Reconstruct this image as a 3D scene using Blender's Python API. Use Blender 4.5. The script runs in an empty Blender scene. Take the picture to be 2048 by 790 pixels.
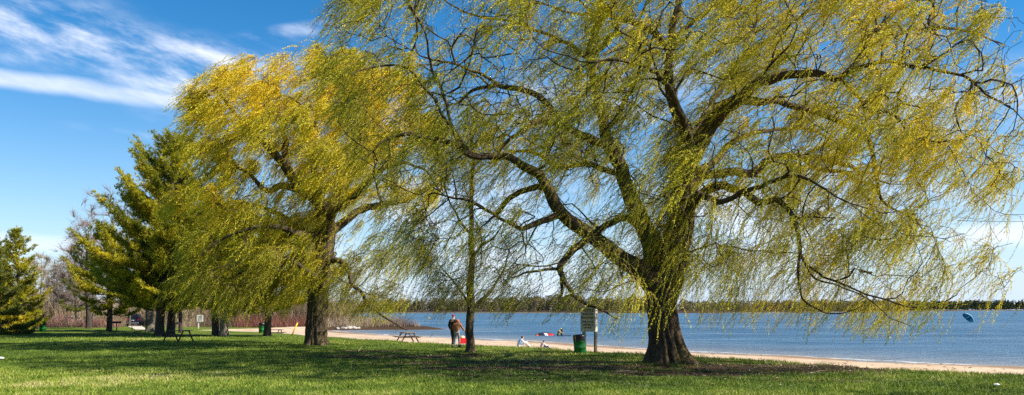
import bpy, bmesh, math, random
import numpy as np
from mathutils import Vector, Matrix

S = bpy.context.scene
COL = S.collection
R = math.radians
random.seed(7)
rng = np.random.default_rng(7)

# ------------------------------------------------------------------ camera, sky, sun, exposure
CAMH, FPX, HOR = 2.1, 1600.0, 619.0
cd = bpy.data.cameras.new('camera'); cam = bpy.data.objects.new('camera', cd); COL.objects.link(cam)
cam.location = (0, 0, CAMH); cam.rotation_euler = (R(90), 0, 0)
cd.sensor_width = 36; cd.lens = FPX / 2048 * 36; cd.shift_y = (HOR - 395) / 2048
cd.clip_start = 0.1; cd.clip_end = 9000
S.camera = cam
SUN_EL, SUN_AZ = R(43), R(103)          # azimuth clockwise from +Y (north)
EXPOSURE = 0.98
S.view_settings.view_transform = 'Standard'; S.view_settings.look = 'None'
S.view_settings.gamma = 1; S.view_settings.exposure = EXPOSURE
S.cycles.use_denoising = False
S.cycles.max_bounces = 6; S.cycles.diffuse_bounces = 3; S.cycles.transmission_bounces = 4
S.cycles.glossy_bounces = 2; S.cycles.sample_clamp_indirect = 4

def N(nt, typ, **kw):
    n = nt.nodes.new(typ)
    for k, v in kw.items():
        setattr(n, k, v)
    return n
def L(nt, a, b): nt.links.new(a, b)
def setin(n, **kw):
    for k, v in kw.items():
        n.inputs[k.replace('_', ' ')].default_value = v
def math_(nt, op, a, b=None, c=None, clamp=False):
    n = N(nt, 'ShaderNodeMath', operation=op, use_clamp=clamp)
    for i, v in enumerate((a, b, c)):
        if v is None: continue
        if isinstance(v, (int, float)): n.inputs[i].default_value = v
        else: L(nt, v, n.inputs[i])
    return n.outputs[0]
def ramp(nt, fac, stops, interp='LINEAR'):
    n = N(nt, 'ShaderNodeValToRGB'); cr = n.color_ramp; cr.interpolation = interp
    while len(cr.elements) < len(stops): cr.elements.new(0.5)
    for e, (p, c) in zip(cr.elements, stops):
        e.position = p; e.color = (*c, 1) if len(c) == 3 else c
    L(nt, fac, n.inputs[0]); return n.outputs[0]
def mixc(nt, fac, a, b, blend='MIX'):
    n = N(nt, 'ShaderNodeMix', data_type='RGBA', blend_type=blend)
    for sock, v in ((n.inputs[0], fac), (n.inputs[6], a), (n.inputs[7], b)):
        if isinstance(v, (int, float)): sock.default_value = v
        elif isinstance(v, tuple): sock.default_value = (*v, 1) if len(v) == 3 else v
        else: L(nt, v, sock)
    return n.outputs[2]
def noise(nt, vec, scale, detail=4, rough=.55, w=None):
    n = N(nt, 'ShaderNodeTexNoise'); setin(n, Scale=scale, Detail=detail, Roughness=rough)
    if vec is not None: L(nt, vec, n.inputs['Vector'])
    return n.outputs['Fac']

W = bpy.data.worlds.new('World'); S.world = W; W.use_nodes = True
nt = W.node_tree; nt.nodes.clear()
sky = N(nt, 'ShaderNodeTexSky', sky_type='NISHITA', sun_disc=False, sun_elevation=SUN_EL,
        sun_rotation=SUN_AZ, altitude=200, air_density=1.0, dust_density=0.5, ozone_density=2.0)
tc = N(nt, 'ShaderNodeTexCoord')
sp = N(nt, 'ShaderNodeSeparateXYZ'); L(nt, tc.outputs['Generated'], sp.inputs[0])
az = math_(nt, 'ARCTAN2', sp.outputs[0], sp.outputs[1])
el = math_(nt, 'ARCSINE', sp.outputs[2])
def cvec(sx, sy, rot=0.0, off=(0, 0, 0)):
    c, s = math.cos(rot), math.sin(rot)
    u = math_(nt, 'ADD', math_(nt, 'MULTIPLY', az, c * sx), math_(nt, 'MULTIPLY', el, s * sx))
    v = math_(nt, 'ADD', math_(nt, 'MULTIPLY', az, -s * sy), math_(nt, 'MULTIPLY', el, c * sy))
    n = N(nt, 'ShaderNodeCombineXYZ'); L(nt, u, n.inputs[0]); L(nt, v, n.inputs[1]); n.inputs[2].default_value = off[2]
    m = N(nt, 'ShaderNodeVectorMath', operation='ADD'); L(nt, n.outputs[0], m.inputs[0]); m.inputs[1].default_value = off
    return m.outputs[0]
def band(az0, el0, slope, half, a0, a1, soft=.06):
    """a long streak of cloud: 1 on a line in (azimuth, elevation), falling off over half"""
    d = math_(nt, 'SUBTRACT', el, math_(nt, 'ADD', math_(nt, 'MULTIPLY', math_(nt, 'SUBTRACT', az, az0), slope), el0))
    wv = math_(nt, 'MULTIPLY', math_(nt, 'SUBTRACT', noise(nt, cvec(3, 5, 0, (3.1, 8, 2)), 2.0, 3), .5), half * 1.6)
    d = math_(nt, 'ABSOLUTE', math_(nt, 'ADD', d, wv))
    f = N(nt, 'ShaderNodeMapRange', interpolation_type='SMOOTHSTEP'); L(nt, d, f.inputs[0])
    f.inputs[1].default_value = half; f.inputs[2].default_value = half * .2
    g = N(nt, 'ShaderNodeMapRange', interpolation_type='SMOOTHSTEP'); L(nt, az, g.inputs[0])
    g.inputs[1].default_value = a0 - soft; g.inputs[2].default_value = a0 + soft
    h = N(nt, 'ShaderNodeMapRange', interpolation_type='SMOOTHSTEP'); L(nt, az, h.inputs[0])
    h.inputs[1].default_value = a1 + soft; h.inputs[2].default_value = a1 - soft
    return math_(nt, 'MULTIPLY', math_(nt, 'MULTIPLY', f.outputs[0], g.outputs[0]), h.outputs[0])
n1 = noise(nt, cvec(3.2, 13, -.24, (1.3, .4, 0)), 1.6, 9, .62)
n2 = noise(nt, cvec(9, 26, -.2, (5, 2, 1)), 1.4, 8, .65)
tex = math_(nt, 'ADD', math_(nt, 'MULTIPLY', n1, .62), math_(nt, 'MULTIPLY', n2, .38))
b1 = band(-.47, .238, .0, .0135, -.9, -.33, .04)
b2 = band(-.47, .284, -.13, .060, -.8, -.26, .06)
b3 = band(-.27, .322, .2, .012, -.33, -.19, .03)
b4 = band(.52, .215, -.25, .085, .42, 1.1, .05)
b5 = band(.56, .083, .02, .021, .50, 1.2, .03)
b6 = band(-.52, .068, .0, .014, -1.2, -.47, .03)
b7 = band(.08, .10, .05, .095, -.28, .50, .16)
b8 = band(-.12, .22, .15, .06, -.33, .3, .16)
b9 = band(-.44, .196, -.04, .007, -.50, -.40, .03)
def addm(*xs):
    r = xs[0]
    for x in xs[1:]: r = math_(nt, 'MAXIMUM', r, x)
    return r
def mulm(a, b): return math_(nt, 'MULTIPLY', a, b)
streak = math_(nt, 'MULTIPLY', addm(b1, mulm(b6, .8), mulm(b5, 1.25)), math_(nt, 'ADD', math_(nt, 'MULTIPLY', math_(nt, 'SUBTRACT', tex, .5), 2.6), .72), clamp=True)
texc = N(nt, 'ShaderNodeMapRange', interpolation_type='SMOOTHSTEP'); L(nt, tex, texc.inputs[0])
texc.inputs[1].default_value = .41; texc.inputs[2].default_value = .68
wisp = mulm(addm(mulm(b2, 1.12), mulm(b3, .6), mulm(b4, .85), mulm(b7, .95), mulm(b8, .6), mulm(b9, .35)), texc.outputs[0])
elsew = N(nt, 'ShaderNodeMapRange', interpolation_type='SMOOTHSTEP'); L(nt, math_(nt, 'ABSOLUTE', az), elsew.inputs[0])
elsew.inputs[1].default_value = .75; elsew.inputs[2].default_value = 1.1
cl = addm(mulm(streak, .88), wisp, mulm(mulm(elsew.outputs[0], texc.outputs[0]), .15))
skycol = N(nt, 'ShaderNodeHueSaturation'); skycol.inputs['Saturation'].default_value = 1.62; skycol.inputs['Value'].default_value = 1.0
L(nt, sky.outputs[0], skycol.inputs['Color'])
hz = math_(nt, 'MULTIPLY', math_(nt, 'POWER', 2.718, math_(nt, 'MULTIPLY', math_(nt, 'MAXIMUM', el, 0), -7.5)), .85)
skyh = mixc(nt, hz, skycol.outputs[0], (4.6, 6.0, 8.2))
skymix = mixc(nt, mulm(cl, .85), skyh, (7.6, 7.9, 8.8))
bg = N(nt, 'ShaderNodeBackground'); bg.inputs[1].default_value = 0.077
L(nt, skymix, bg.inputs[0])
wo = N(nt, 'ShaderNodeOutputWorld'); L(nt, bg.outputs[0], wo.inputs[0])

sd = bpy.data.lights.new('sun', 'SUN'); sd.energy = 5.0; sd.angle = R(.53); sd.color = (1, .93, .80)
so = bpy.data.objects.new('sun', sd); COL.objects.link(so)
sdir = Vector((math.sin(SUN_AZ) * math.cos(SUN_EL), math.cos(SUN_AZ) * math.cos(SUN_EL), math.sin(SUN_EL)))
so.rotation_euler = (-sdir).to_track_quat('-Z', 'Y').to_euler(); so.location = (40, 20, 40)

# ------------------------------------------------------------------ helpers
def tag(o, label=None, cat=None, group=None, kind=None):
    if label: o['label'] = label
    if cat: o['category'] = cat
    if group: o['group'] = group
    if kind: o['kind'] = kind
    return o
def empty(name, loc=(0, 0, 0), rz=0):
    o = bpy.data.objects.new(name, None); COL.objects.link(o)
    o.location = loc; o.rotation_euler = (0, 0, rz); o.empty_display_size = .2
    return o
def px(x, y, Y):
    """a picture position at distance Y (full-size photo pixels)"""
    return np.array([(x - 1024) / FPX * Y, Y, CAMH + (HOR - y) / FPX * Y])
def mesh_np(name, verts, faces, mat, parent=None, tint=None, smooth=False, matidx=None, uv=None):
    """faces: (n,k) array of one k"""
    verts = np.asarray(verts, np.float32).reshape(-1, 3)
    flist = faces if isinstance(faces, list) else [faces]
    flist = [np.asarray(f, np.int32) for f in flist if len(f)]
    me = bpy.data.meshes.new(name)
    me.vertices.add(len(verts)); me.vertices.foreach_set('co', verts.ravel())
    loops = np.concatenate([f.ravel() for f in flist])
    sizes = np.concatenate([np.full(len(f), f.shape[1], np.int32) for f in flist])
    starts = np.concatenate([[0], np.cumsum(sizes)[:-1]]).astype(np.int32)
    me.loops.add(len(loops)); me.loops.foreach_set('vertex_index', loops)
    me.polygons.add(len(sizes)); me.polygons.foreach_set('loop_start', starts)
    me.polygons.foreach_set('loop_total', sizes)
    if matidx is not None: me.polygons.foreach_set('material_index', np.asarray(matidx, np.int32))
    me.polygons.foreach_set('use_smooth', np.full(len(sizes), smooth, bool))
    for m in (mat if isinstance(mat, (list, tuple)) else [mat]): me.materials.append(m)
    if tint is not None:
        a = me.attributes.new('tint', 'FLOAT', 'FACE'); a.data.foreach_set('value', np.asarray(tint, np.float32))
    if uv is not None:
        u = me.uv_layers.new(name='UVMap'); u.data.foreach_set('uv', np.asarray(uv, np.float32)[loops].ravel())
    me.update()
    o = bpy.data.objects.new(name, me); COL.objects.link(o)
    if parent: o.parent = parent
    return o

def _hash(i, j, k, s=0):
    n = (i * 73856093) ^ (j * 19349663) ^ (k * 83492791) ^ (s * 2654435 + 77)
    n = (n ^ (n >> 13)) * 1274126177 & 0x7fffffff
    n = (n ^ (n >> 16)) * 60493 & 0x7fffffff
    return (n & 0xffff) / 65535.0
def vnoise(p, s=0):
    p = np.asarray(p, float); f = np.floor(p).astype(np.int64); t = p - f; t = t * t * (3 - 2 * t)
    out = 0
    for dx in (0, 1):
        for dy in (0, 1):
            for dz in (0, 1):
                w = (t[..., 0] if dx else 1 - t[..., 0]) * (t[..., 1] if dy else 1 - t[..., 1]) * (t[..., 2] if dz else 1 - t[..., 2])
                out = out + w * _hash(f[..., 0] + dx, f[..., 1] + dy, f[..., 2] + dz, s)
    return out
def fbm(p, oct=4, s=0):
    p = np.asarray(p, float); r = 0; a = .5; n = 0
    for o in range(oct):
        r = r + a * vnoise(p, s + o * 11); n += a; p = p * 2.03 + 3.7; a *= .5
    return r / n
def norm(v): return v / np.maximum(np.linalg.norm(v, axis=-1, keepdims=True), 1e-9)

# ------------------------------------------------------------------ materials
MATS = {}
def material(name):
    m = bpy.data.materials.new(name); m.use_nodes = True; nt = m.node_tree
    b = nt.nodes['Principled BSDF']; MATS[name] = m
    return m, nt, b
def plain(name, col, rough=.6, var=.12, scale=6, metal=0, bump=0.0, spec=.4):
    if name in MATS: return MATS[name]
    m, nt, b = material(name)
    tcn = N(nt, 'ShaderNodeTexCoord')
    n = noise(nt, tcn.outputs['Object'], scale, 5, .6)
    dark = tuple(c * (1 - 2 * var) for c in col); light = tuple(min(1, c * (1 + 2 * var)) for c in col)
    L(nt, ramp(nt, n, [(.3, dark), (.7, light)]), b.inputs['Base Color'])
    L(nt, math_(nt, 'ADD', math_(nt, 'MULTIPLY', n, .3), max(0, rough - .15)), b.inputs['Roughness'])
    b.inputs['Metallic'].default_value = metal; b.inputs['Specular IOR Level'].default_value = spec
    if bump:
        bp = N(nt, 'ShaderNodeBump'); setin(bp, Strength=bump, Distance=.02)
        L(nt, noise(nt, tcn.outputs['Object'], scale * 5, 4), bp.inputs['Height']); L(nt, bp.outputs[0], b.inputs['Normal'])
    return m
def leafmat(name, stops, trans=.35, rough=.5, clump=None):
    m, nt, b = material(name)
    at = N(nt, 'ShaderNodeAttribute', attribute_name='tint')
    col = ramp(nt, at.outputs['Fac'], stops)
    b.inputs['Roughness'].default_value = rough; b.inputs['Specular IOR Level'].default_value = .25
    L(nt, col, b.inputs['Base Color'])
    tr = N(nt, 'ShaderNodeBsdfTranslucent')
    L(nt, mixc(nt, 1.0, col, (1.15, 1.1, .55), 'MULTIPLY'), tr.inputs[0])
    ms = N(nt, 'ShaderNodeMixShader'); ms.inputs[0].default_value = trans
    L(nt, b.outputs[0], ms.inputs[1]); L(nt, tr.outputs[0], ms.inputs[2])
    L(nt, ms.outputs[0], nt.nodes['Material Output'].inputs[0])
    return m
def barkmat(name, c0, c1, moss=None, mossamt=.5, bump=.6, sc=(7, 1.3)):
    m, nt, b = material(name)
    uvn = N(nt, 'ShaderNodeUVMap'); mp = N(nt, 'ShaderNodeMapping'); L(nt, uvn.outputs[0], mp.inputs[0])
    mp.inputs['Scale'].default_value = (sc[0], sc[1], 1)
    tcn = N(nt, 'ShaderNodeTexCoord')
    nf = noise(nt, mp.outputs[0], 2.2, 6, .65)
    big = noise(nt, tcn.outputs['Object'], .9, 4)
    fine = noise(nt, tcn.outputs['Object'], 22, 3)
    col = ramp(nt, math_(nt, 'ADD', math_(nt, 'MULTIPLY', nf, .75), math_(nt, 'MULTIPLY', fine, .25)), [(.34, c0), (.62, c1)])
    if moss:
        mk = ramp(nt, math_(nt, 'ADD', math_(nt, 'MULTIPLY', big, .65), math_(nt, 'MULTIPLY', fine, .35)), [(.50, (0, 0, 0)), (.66, (mossamt,) * 3)])
        col = mixc(nt, mk, col, moss)
    L(nt, col, b.inputs['Base Color']); b.inputs['Roughness'].default_value = .9; b.inputs['Specular IOR Level'].default_value = .15
    bp = N(nt, 'ShaderNodeBump'); setin(bp, Strength=bump, Distance=.09)
    L(nt, nf, bp.inputs['Height']); L(nt, bp.outputs[0], b.inputs['Normal'])
    return m

M_BARKW = barkmat('willow_bark', (.012, .008, .005), (.12, .085, .054), (.16, .13, .02), .5, 1.0)
M_BARKW2 = barkmat('weathered_willow_bark', (.014, .010, .007), (.12, .09, .06), (.13, .115, .03), .4, .8)
M_BARKP = barkmat('pine_bark', (.02, .016, .014), (.09, .07, .056), None, 0, .6)
M_BARKG = barkmat('grey_bark', (.05, .042, .034), (.19, .16, .125), (.12, .12, .05), .2, .5)
M_TWIG = plain('yellow_twig', (.17, .12, .035), .7, .3, 3)
M_TWIGG = plain('grey_brown_twig', (.16, .12, .095), .8, .2, 3)
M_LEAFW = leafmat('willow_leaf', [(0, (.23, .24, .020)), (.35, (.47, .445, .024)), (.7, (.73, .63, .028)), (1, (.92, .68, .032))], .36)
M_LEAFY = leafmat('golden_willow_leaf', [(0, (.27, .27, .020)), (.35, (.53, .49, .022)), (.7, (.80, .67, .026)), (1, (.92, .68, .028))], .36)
M_LEAFS = leafmat('young_willow_leaf', [(0, (.16, .19, .03)), (.5, (.29, .31, .04)), (1, (.42, .38, .05))], .4)
M_LEAFD = leafmat('painted_shade_leaf', [(0, (.05, .06, .018)), (.6, (.09, .10, .025)), (1, (.15, .15, .04))], .2)  # leaf green darkened, shade put into the colour
M_NEEDLE = leafmat('pine_needle', [(0, (.06, .08, .010)), (.4, (.21, .22, .014)), (.75, (.40, .36, .016)), (1, (.55, .44, .022))], .22)
M_NEEDLED = leafmat('dark_pine_needle', [(0, (.035, .05, .012)), (.5, (.10, .12, .016)), (1, (.24, .23, .022))], .2)

# ------------------------------------------------------------------ terrain
GP = [(600, -160), (120, -25), (60, -1), (35, 12), (25, 18.5), (16.4, 25.6), (13, 29.6), (9.9, 33.3), (5.3, 39), (-.1, 44.8),
      (-5.1, 50), (-10, 56.5), (-14, 61), (-19, 68.6), (-23.5, 74.7), (-29, 79.5), (-33, 82), (-32, 86), (-28.5, 91), (-27.5, 98), (-24, 102),
      (-18, 104.6), (-11.5, 105.3), (-18, 109), (-40, 124), (-62, 180), (-92, 300), (-155, 450), (-160, 562), (0, 567),
      (177, 602), (300, 702), (403, 832), (700, 1302), (1050, 1652), (2500, 2000), (4000, 0), (1500, -800)]
WP = [(600, -140), (120, -8), (62, 12), (50, 18), (32, 28), (22.8, 35.6), (16.1, 43), (7.3, 54.4), (.75, 67), (-7.7, 75.6), (-10.7, 79),
      (-17.2, 86.7), (-21, 95), (-23.2, 100.6), (-18, 104), (-12, 104.8), (-18, 109.6), (-39, 125), (-60, 180), (-90, 300), (-150, 450),
      (-150, 558), (0, 563), (177, 598), (300, 698), (403, 828), (700, 1300), (1050, 1650), (2500, 1995), (3990, 0), (1500, -780)]
def inside(P, poly):
    x, y = P[:, 0], P[:, 1]; c = np.zeros(len(P), bool); n = len(poly)
    for i in range(n):
        x1, y1 = poly[i]; x2, y2 = poly[(i + 1) % n]
        if y1 == y2: continue
        c ^= ((y1 > y) != (y2 > y)) & (x < (x2 - x1) * (y - y1) / (y2 - y1) + x1)
    return c
def dist(P, poly):
    d = np.full(len(P), 1e9); n = len(poly)
    for i in range(n):
        a = np.array(poly[i], float); b = np.array(poly[(i + 1) % n], float); ab = b - a
        t = np.clip(((P - a) @ ab) / (ab @ ab), 0, 1)
        d = np.minimum(d, np.linalg.norm(P - a - t[:, None] * ab, axis=1))
    return d
def sdist(P, poly): return np.where(inside(P, poly), 1, -1) * dist(P, poly)
MOUNDS = []
WATERZ = -.5
def wob(P):
    q = np.column_stack([P * .35, np.zeros(len(P))])
    return ((fbm(q, 3, 5) - .5) * 1.6 + (fbm(q * 6, 2, 6) - .5) * .5) * np.clip(40 / np.maximum(P[:, 1], 1), .4, 1)
def ground_z(P):
    P = np.atleast_2d(np.asarray(P, float))[:, :2]
    s = sdist(P, GP) + wob(P)
    q = np.column_stack([P, np.zeros(len(P))])
    z = (fbm(q * .08, 3, 1) - .5) * .12 + (fbm(q * .7, 3, 2) - .5) * .05
    far = np.clip((P[:, 1] - 90) / 60, 0, 1) * np.clip((-P[:, 0] - 15) / 20, 0, 1) * (P[:, 1] < 400)
    z = z - .55 * far - .12 * np.clip((P[:, 1] - 100) / 20, 0, 1) * np.clip((-P[:, 0] - 62) / 12, 0, 1) * (P[:, 1] < 400)
    z = z + .5 * np.clip((P[:, 1] - 540) / 60, 0, 1)
    for mx, my, h, r in MOUNDS:
        z = z + h * np.exp(-((P[:, 0] - mx) ** 2 + (P[:, 1] - my) ** 2) / (r * r))
    return np.where(s > 0, z - .02 - np.minimum(s * .17, 2.2), z)
def beach_z(P):
    P = np.atleast_2d(np.asarray(P, float))[:, :2]
    dg = sdist(P, GP); dw = sdist(P, WP)
    u = np.clip(dg / np.maximum(dg - dw, .01), 0, 1)
    q = np.column_stack([P, np.zeros(len(P))])
    wobw = (fbm(q * .25, 3, 33) - .5) * .14 + (fbm(q * 1.3, 3, 31) - .5) * .05
    z = np.where(dg < 0, -.03 + dg * .12, -.03 - .2 * np.clip(dg / 2.5, 0, 1) - .27 * u)
    z = np.where(dw > 0, -.5 - dw * .05, z)
    return z + wobw * np.clip(dg, 0, 1)
def gz(x, y): return float(ground_z([(x, y)])[0])

M_GRASSG, nt, b = material('lawn_ground')
tcn = N(nt, 'ShaderNodeTexCoord'); o_ = tcn.outputs['Object']
g1 = noise(nt, o_, .22, 6, .6); g2 = noise(nt, o_, 3.5, 6, .7); g3 = noise(nt, o_, 28, 3, .6)
gm = math_(nt, 'ADD', math_(nt, 'MULTIPLY', g1, .4), math_(nt, 'ADD', math_(nt, 'MULTIPLY', g2, .35), math_(nt, 'MULTIPLY', g3, .25)))
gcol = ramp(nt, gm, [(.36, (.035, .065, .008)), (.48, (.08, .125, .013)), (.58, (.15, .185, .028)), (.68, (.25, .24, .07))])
at = N(nt, 'ShaderNodeAttribute', attribute_name='dirt_shade')
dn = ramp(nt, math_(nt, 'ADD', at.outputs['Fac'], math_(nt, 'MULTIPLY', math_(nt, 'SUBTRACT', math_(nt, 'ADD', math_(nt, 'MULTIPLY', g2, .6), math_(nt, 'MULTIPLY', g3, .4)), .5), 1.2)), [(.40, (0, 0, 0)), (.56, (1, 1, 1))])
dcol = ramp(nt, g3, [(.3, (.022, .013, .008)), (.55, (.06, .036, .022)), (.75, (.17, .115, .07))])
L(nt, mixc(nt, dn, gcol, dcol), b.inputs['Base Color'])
b.inputs['Roughness'].default_value = .95; b.inputs['Specular IOR Level'].default_value = .1
bp = N(nt, 'ShaderNodeBump'); setin(bp, Strength=.9, Distance=.06)
L(nt, math_(nt, 'ADD', g3, g2), bp.inputs['Height']); L(nt, bp.outputs[0], b.inputs['Normal'])

M_SAND, nt, b = material('sand')
tcn = N(nt, 'ShaderNodeTexCoord'); o_ = tcn.outputs['Object']
s1 = noise(nt, o_, .5, 5); s2 = noise(nt, o_, 9, 4, .7)
scol = ramp(nt, math_(nt, 'ADD', math_(nt, 'MULTIPLY', s1, .5), math_(nt, 'MULTIPLY', s2, .5)), [(.33, (.24, .16, .10)), (.5, (.46, .34, .235)), (.68, (.58, .45, .33))])
wet = N(nt, 'ShaderNodeAttribute', attribute_name='wet')
wv = math_(nt, 'ADD', wet.outputs['Fac'], math_(nt, 'MULTIPLY', math_(nt, 'SUBTRACT', s1, .5), .5), clamp=True)
scol = mixc(nt, ramp(nt, wv, [(.45, (0, 0, 0)), (.75, (1, 1, 1))]), scol, (.22, .145, .09))
L(nt, scol, b.inputs['Base Color']); b.inputs['Roughness'].default_value = .9; b.inputs['Specular IOR Level'].default_value = .2
bp = N(nt, 'ShaderNodeBump'); setin(bp, Strength=.7, Distance=.05); L(nt, noise(nt, o_, 4, 5, .7), bp.inputs['Height']); L(nt, bp.outputs[0], b.inputs['Normal'])

M_WATER, nt, b = material('lake_water')
sh = N(nt, 'ShaderNodeAttribute', attribute_name='shore')
tcn = N(nt, 'ShaderNodeTexCoord'); mp = N(nt, 'ShaderNodeMapping'); L(nt, tcn.outputs['Object'], mp.inputs[0])
mp.inputs['Rotation'].default_value = (0, 0, R(8)); mp.inputs['Scale'].default_value = (.30, .9, 1)
w1 = noise(nt, mp.outputs[0], .42, 6, .66); w2 = noise(nt, mp.outputs[0], 1.9, 6, .7); w3 = noise(nt, mp.outputs[0], .06, 5, .65)
hh = math_(nt, 'ADD', math_(nt, 'MULTIPLY', w1, 1.0), math_(nt, 'MULTIPLY', w2, .45))
bp = N(nt, 'ShaderNodeBump'); setin(bp, Strength=1.0, Distance=.80); L(nt, hh, bp.inputs['Height']); L(nt, bp.outputs[0], b.inputs['Normal'])
wcol = ramp(nt, math_(nt, 'ADD', math_(nt, 'MULTIPLY', w3, .5), math_(nt, 'MULTIPLY', w1, .5)), [(.36, (.015, .055, .105)), (.5, (.045, .11, .18)), (.64, (.11, .185, .26))])
# murky shallows and thin lines of foam where the small waves break
shal = ramp(nt, sh.outputs['Fac'], [(.0, (1, 1, 1)), (.35, (.35, .35, .35)), (1, (0, 0, 0))])
wcol = mixc(nt, math_(nt, 'MULTIPLY', shal, .6), wcol, (.30, .27, .23))
dd_ = math_(nt, 'ADD', math_(nt, 'MULTIPLY', sh.outputs['Fac'], 15.0), math_(nt, 'MULTIPLY', math_(nt, 'SUBTRACT', noise(nt, tcn.outputs['Object'], .25, 4), .5), 3.0))
fo = math_(nt, 'SINE', math_(nt, 'MULTIPLY', dd_, 2.6)); fo = math_(nt, 'MULTIPLY', fo, math_(nt, 'SUBTRACT', 1.0, math_(nt, 'MULTIPLY', sh.outputs['Fac'], 2.4), clamp=True))
fo = ramp(nt, math_(nt, 'MULTIPLY', fo, math_(nt, 'ADD', w2, .35)), [(.55, (0, 0, 0)), (.8, (1, 1, 1))])
L(nt, mixc(nt, math_(nt, 'MULTIPLY', fo, .8), wcol, (.75, .74, .72)), b.inputs['Base Color'])
b.inputs['Roughness'].default_value = .40; b.inputs['IOR'].default_value = 1.33

def axis(lo, hi, fine_lo, fine_hi, step, grow=1.12):
    a = list(np.arange(fine_lo, fine_hi + 1e-6, step)); s = step; x = fine_lo; left = []
    while x > lo: s *= grow; x -= s; left.append(x)
    s = step; x = fine_hi; right = []
    while x < hi: s *= grow; x += s; right.append(x)
    return np.array(left[::-1] + a + right)
def grid_sheet(name, xs, ys, zf, mat, keep=None, attrs=None):
    X, Y = np.meshgrid(xs, ys); P = np.column_stack([X.ravel(), Y.ravel()]); Z = zf(P)
    nx, ny = len(xs), len(ys); idx = np.arange(nx * ny).reshape(ny, nx)
    F = np.column_stack([idx[:-1, :-1].ravel(), idx[:-1, 1:].ravel(), idx[1:, 1:].ravel(), idx[1:, :-1].ravel()])
    if keep is not None:
        k = keep(P); F = F[k[F].any(axis=1)]
        used = np.unique(F); remap = np.zeros(nx * ny, int); remap[used] = np.arange(len(used)); F = remap[F]; P = P[used]; Z = Z[used]
    o = mesh_np(name, np.column_stack([P, Z]), F, mat, smooth=True)
    for an, fn in (attrs or {}).items():
        a = o.data.attributes.new(an, 'FLOAT', 'POINT'); a.data.foreach_set('value', fn(P).astype(np.float32))
    return tag(o, kind='structure')

TREES_AT = {}
YW, YT2, YS = 30.4, 45.0, 36.9
wx = (1340 - 1024) / FPX * YW; t2x = (633 - 1024) / FPX * YT2; smx = (939 - 1024) / FPX * YS
MOUNDS += [(wx, YW, .10, 2.2), (t2x, YT2, .12, 1.8), (smx, YS, .12, 1.1)]
DIRT_SHADE = [(-5, 35.5, 5.5, 1.5, .62), (0, 31.6, 7.0, 1.3, .66), (1.5, 28.6, 6.0, 1.6, .7), (10.0, 28.8, 4.8, 2.2, .72), (5.5, 26.5, 5, 1.8, .5), (-1, 25.5, 5, 1.5, .35), (-7, 40, 3, 1.2, .45),
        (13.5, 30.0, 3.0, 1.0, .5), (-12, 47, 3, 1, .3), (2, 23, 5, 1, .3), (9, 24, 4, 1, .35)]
SPIT = [(-34, 100), (-24, 99), (-24, 95), (-5, 101), (-5, 110), (-34, 124), (-60, 140)]
def dirt_shade_at(P):
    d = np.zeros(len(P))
    for x, y, rx, ry, a in DIRT_SHADE:
        d = np.maximum(d, a * 1.5 * np.exp(-((P[:, 0] - x) / rx) ** 2 - ((P[:, 1] - y) / ry) ** 2))  # bare earth, strengthened so its brown also deepens the willows' shade
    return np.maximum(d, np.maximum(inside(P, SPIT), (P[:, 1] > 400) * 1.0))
grid_sheet('ground', axis(-4000, 4500, -45, 32, .4), axis(-300, 4500, 12, 110, .4), ground_z, M_GRASSG, attrs={'dirt_shade': dirt_shade_at})
def bkeep(P):
    return (sdist(P, GP) > -1.6) & (sdist(P, WP) < 14)
grid_sheet('beach', np.arange(-40, 62, .5), np.arange(-2, 112, .5), beach_z, M_SAND, keep=bkeep,
           attrs={'wet': lambda P: np.clip(1 + sdist(P, WP) / 4.5, 0, 1)})
ws = axis(-1200, 4500, -32, 45, .8, 1.3); wy = axis(-900, 3000, 22, 110, .8, 1.3)
grid_sheet('water', ws, wy, lambda P: np.full(len(P), WATERZ), M_WATER, keep=lambda P: sdist(P, WP) > -3 - .02 * np.maximum(P[:, 1], 0), attrs={'shore': lambda P: np.clip(sdist(P, WP) / 15, 0, 1)})

# ------------------------------------------------------------------ tree machinery
def catmull(pts, step=.12):
    pts = np.asarray(pts, float); out = []
    P = np.vstack([2 * pts[0] - pts[1], pts, 2 * pts[-1] - pts[-2]])
    for i in range(1, len(P) - 2):
        L_ = np.linalg.norm(P[i + 1, :3] - P[i, :3]); n = max(2, int(L_ / step))
        t = np.linspace(0, 1, n, endpoint=False)[:, None]
        p0, p1, p2, p3 = P[i - 1], P[i], P[i + 1], P[i + 2]
        out.append(.5 * (2 * p1 + (p2 - p0) * t + (2 * p0 - 5 * p1 + 4 * p2 - p3) * t ** 2 + (3 * p1 - p0 - 3 * p2 + p3) * t ** 3))
    out.append(pts[-1:]); return np.vstack(out)
def frames(P):
    T = norm(np.gradient(P, axis=0)); n = len(P); U = np.zeros((n, 3))
    u = np.cross(T[0], [0, 1, 0]);
    if np.linalg.norm(u) < .1: u = np.cross(T[0], [1, 0, 0])
    for i in range(n):
        u = u - T[i] * (u @ T[i]); u = u / np.linalg.norm(u); U[i] = u
    return T, U, np.cross(T, U)
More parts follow.
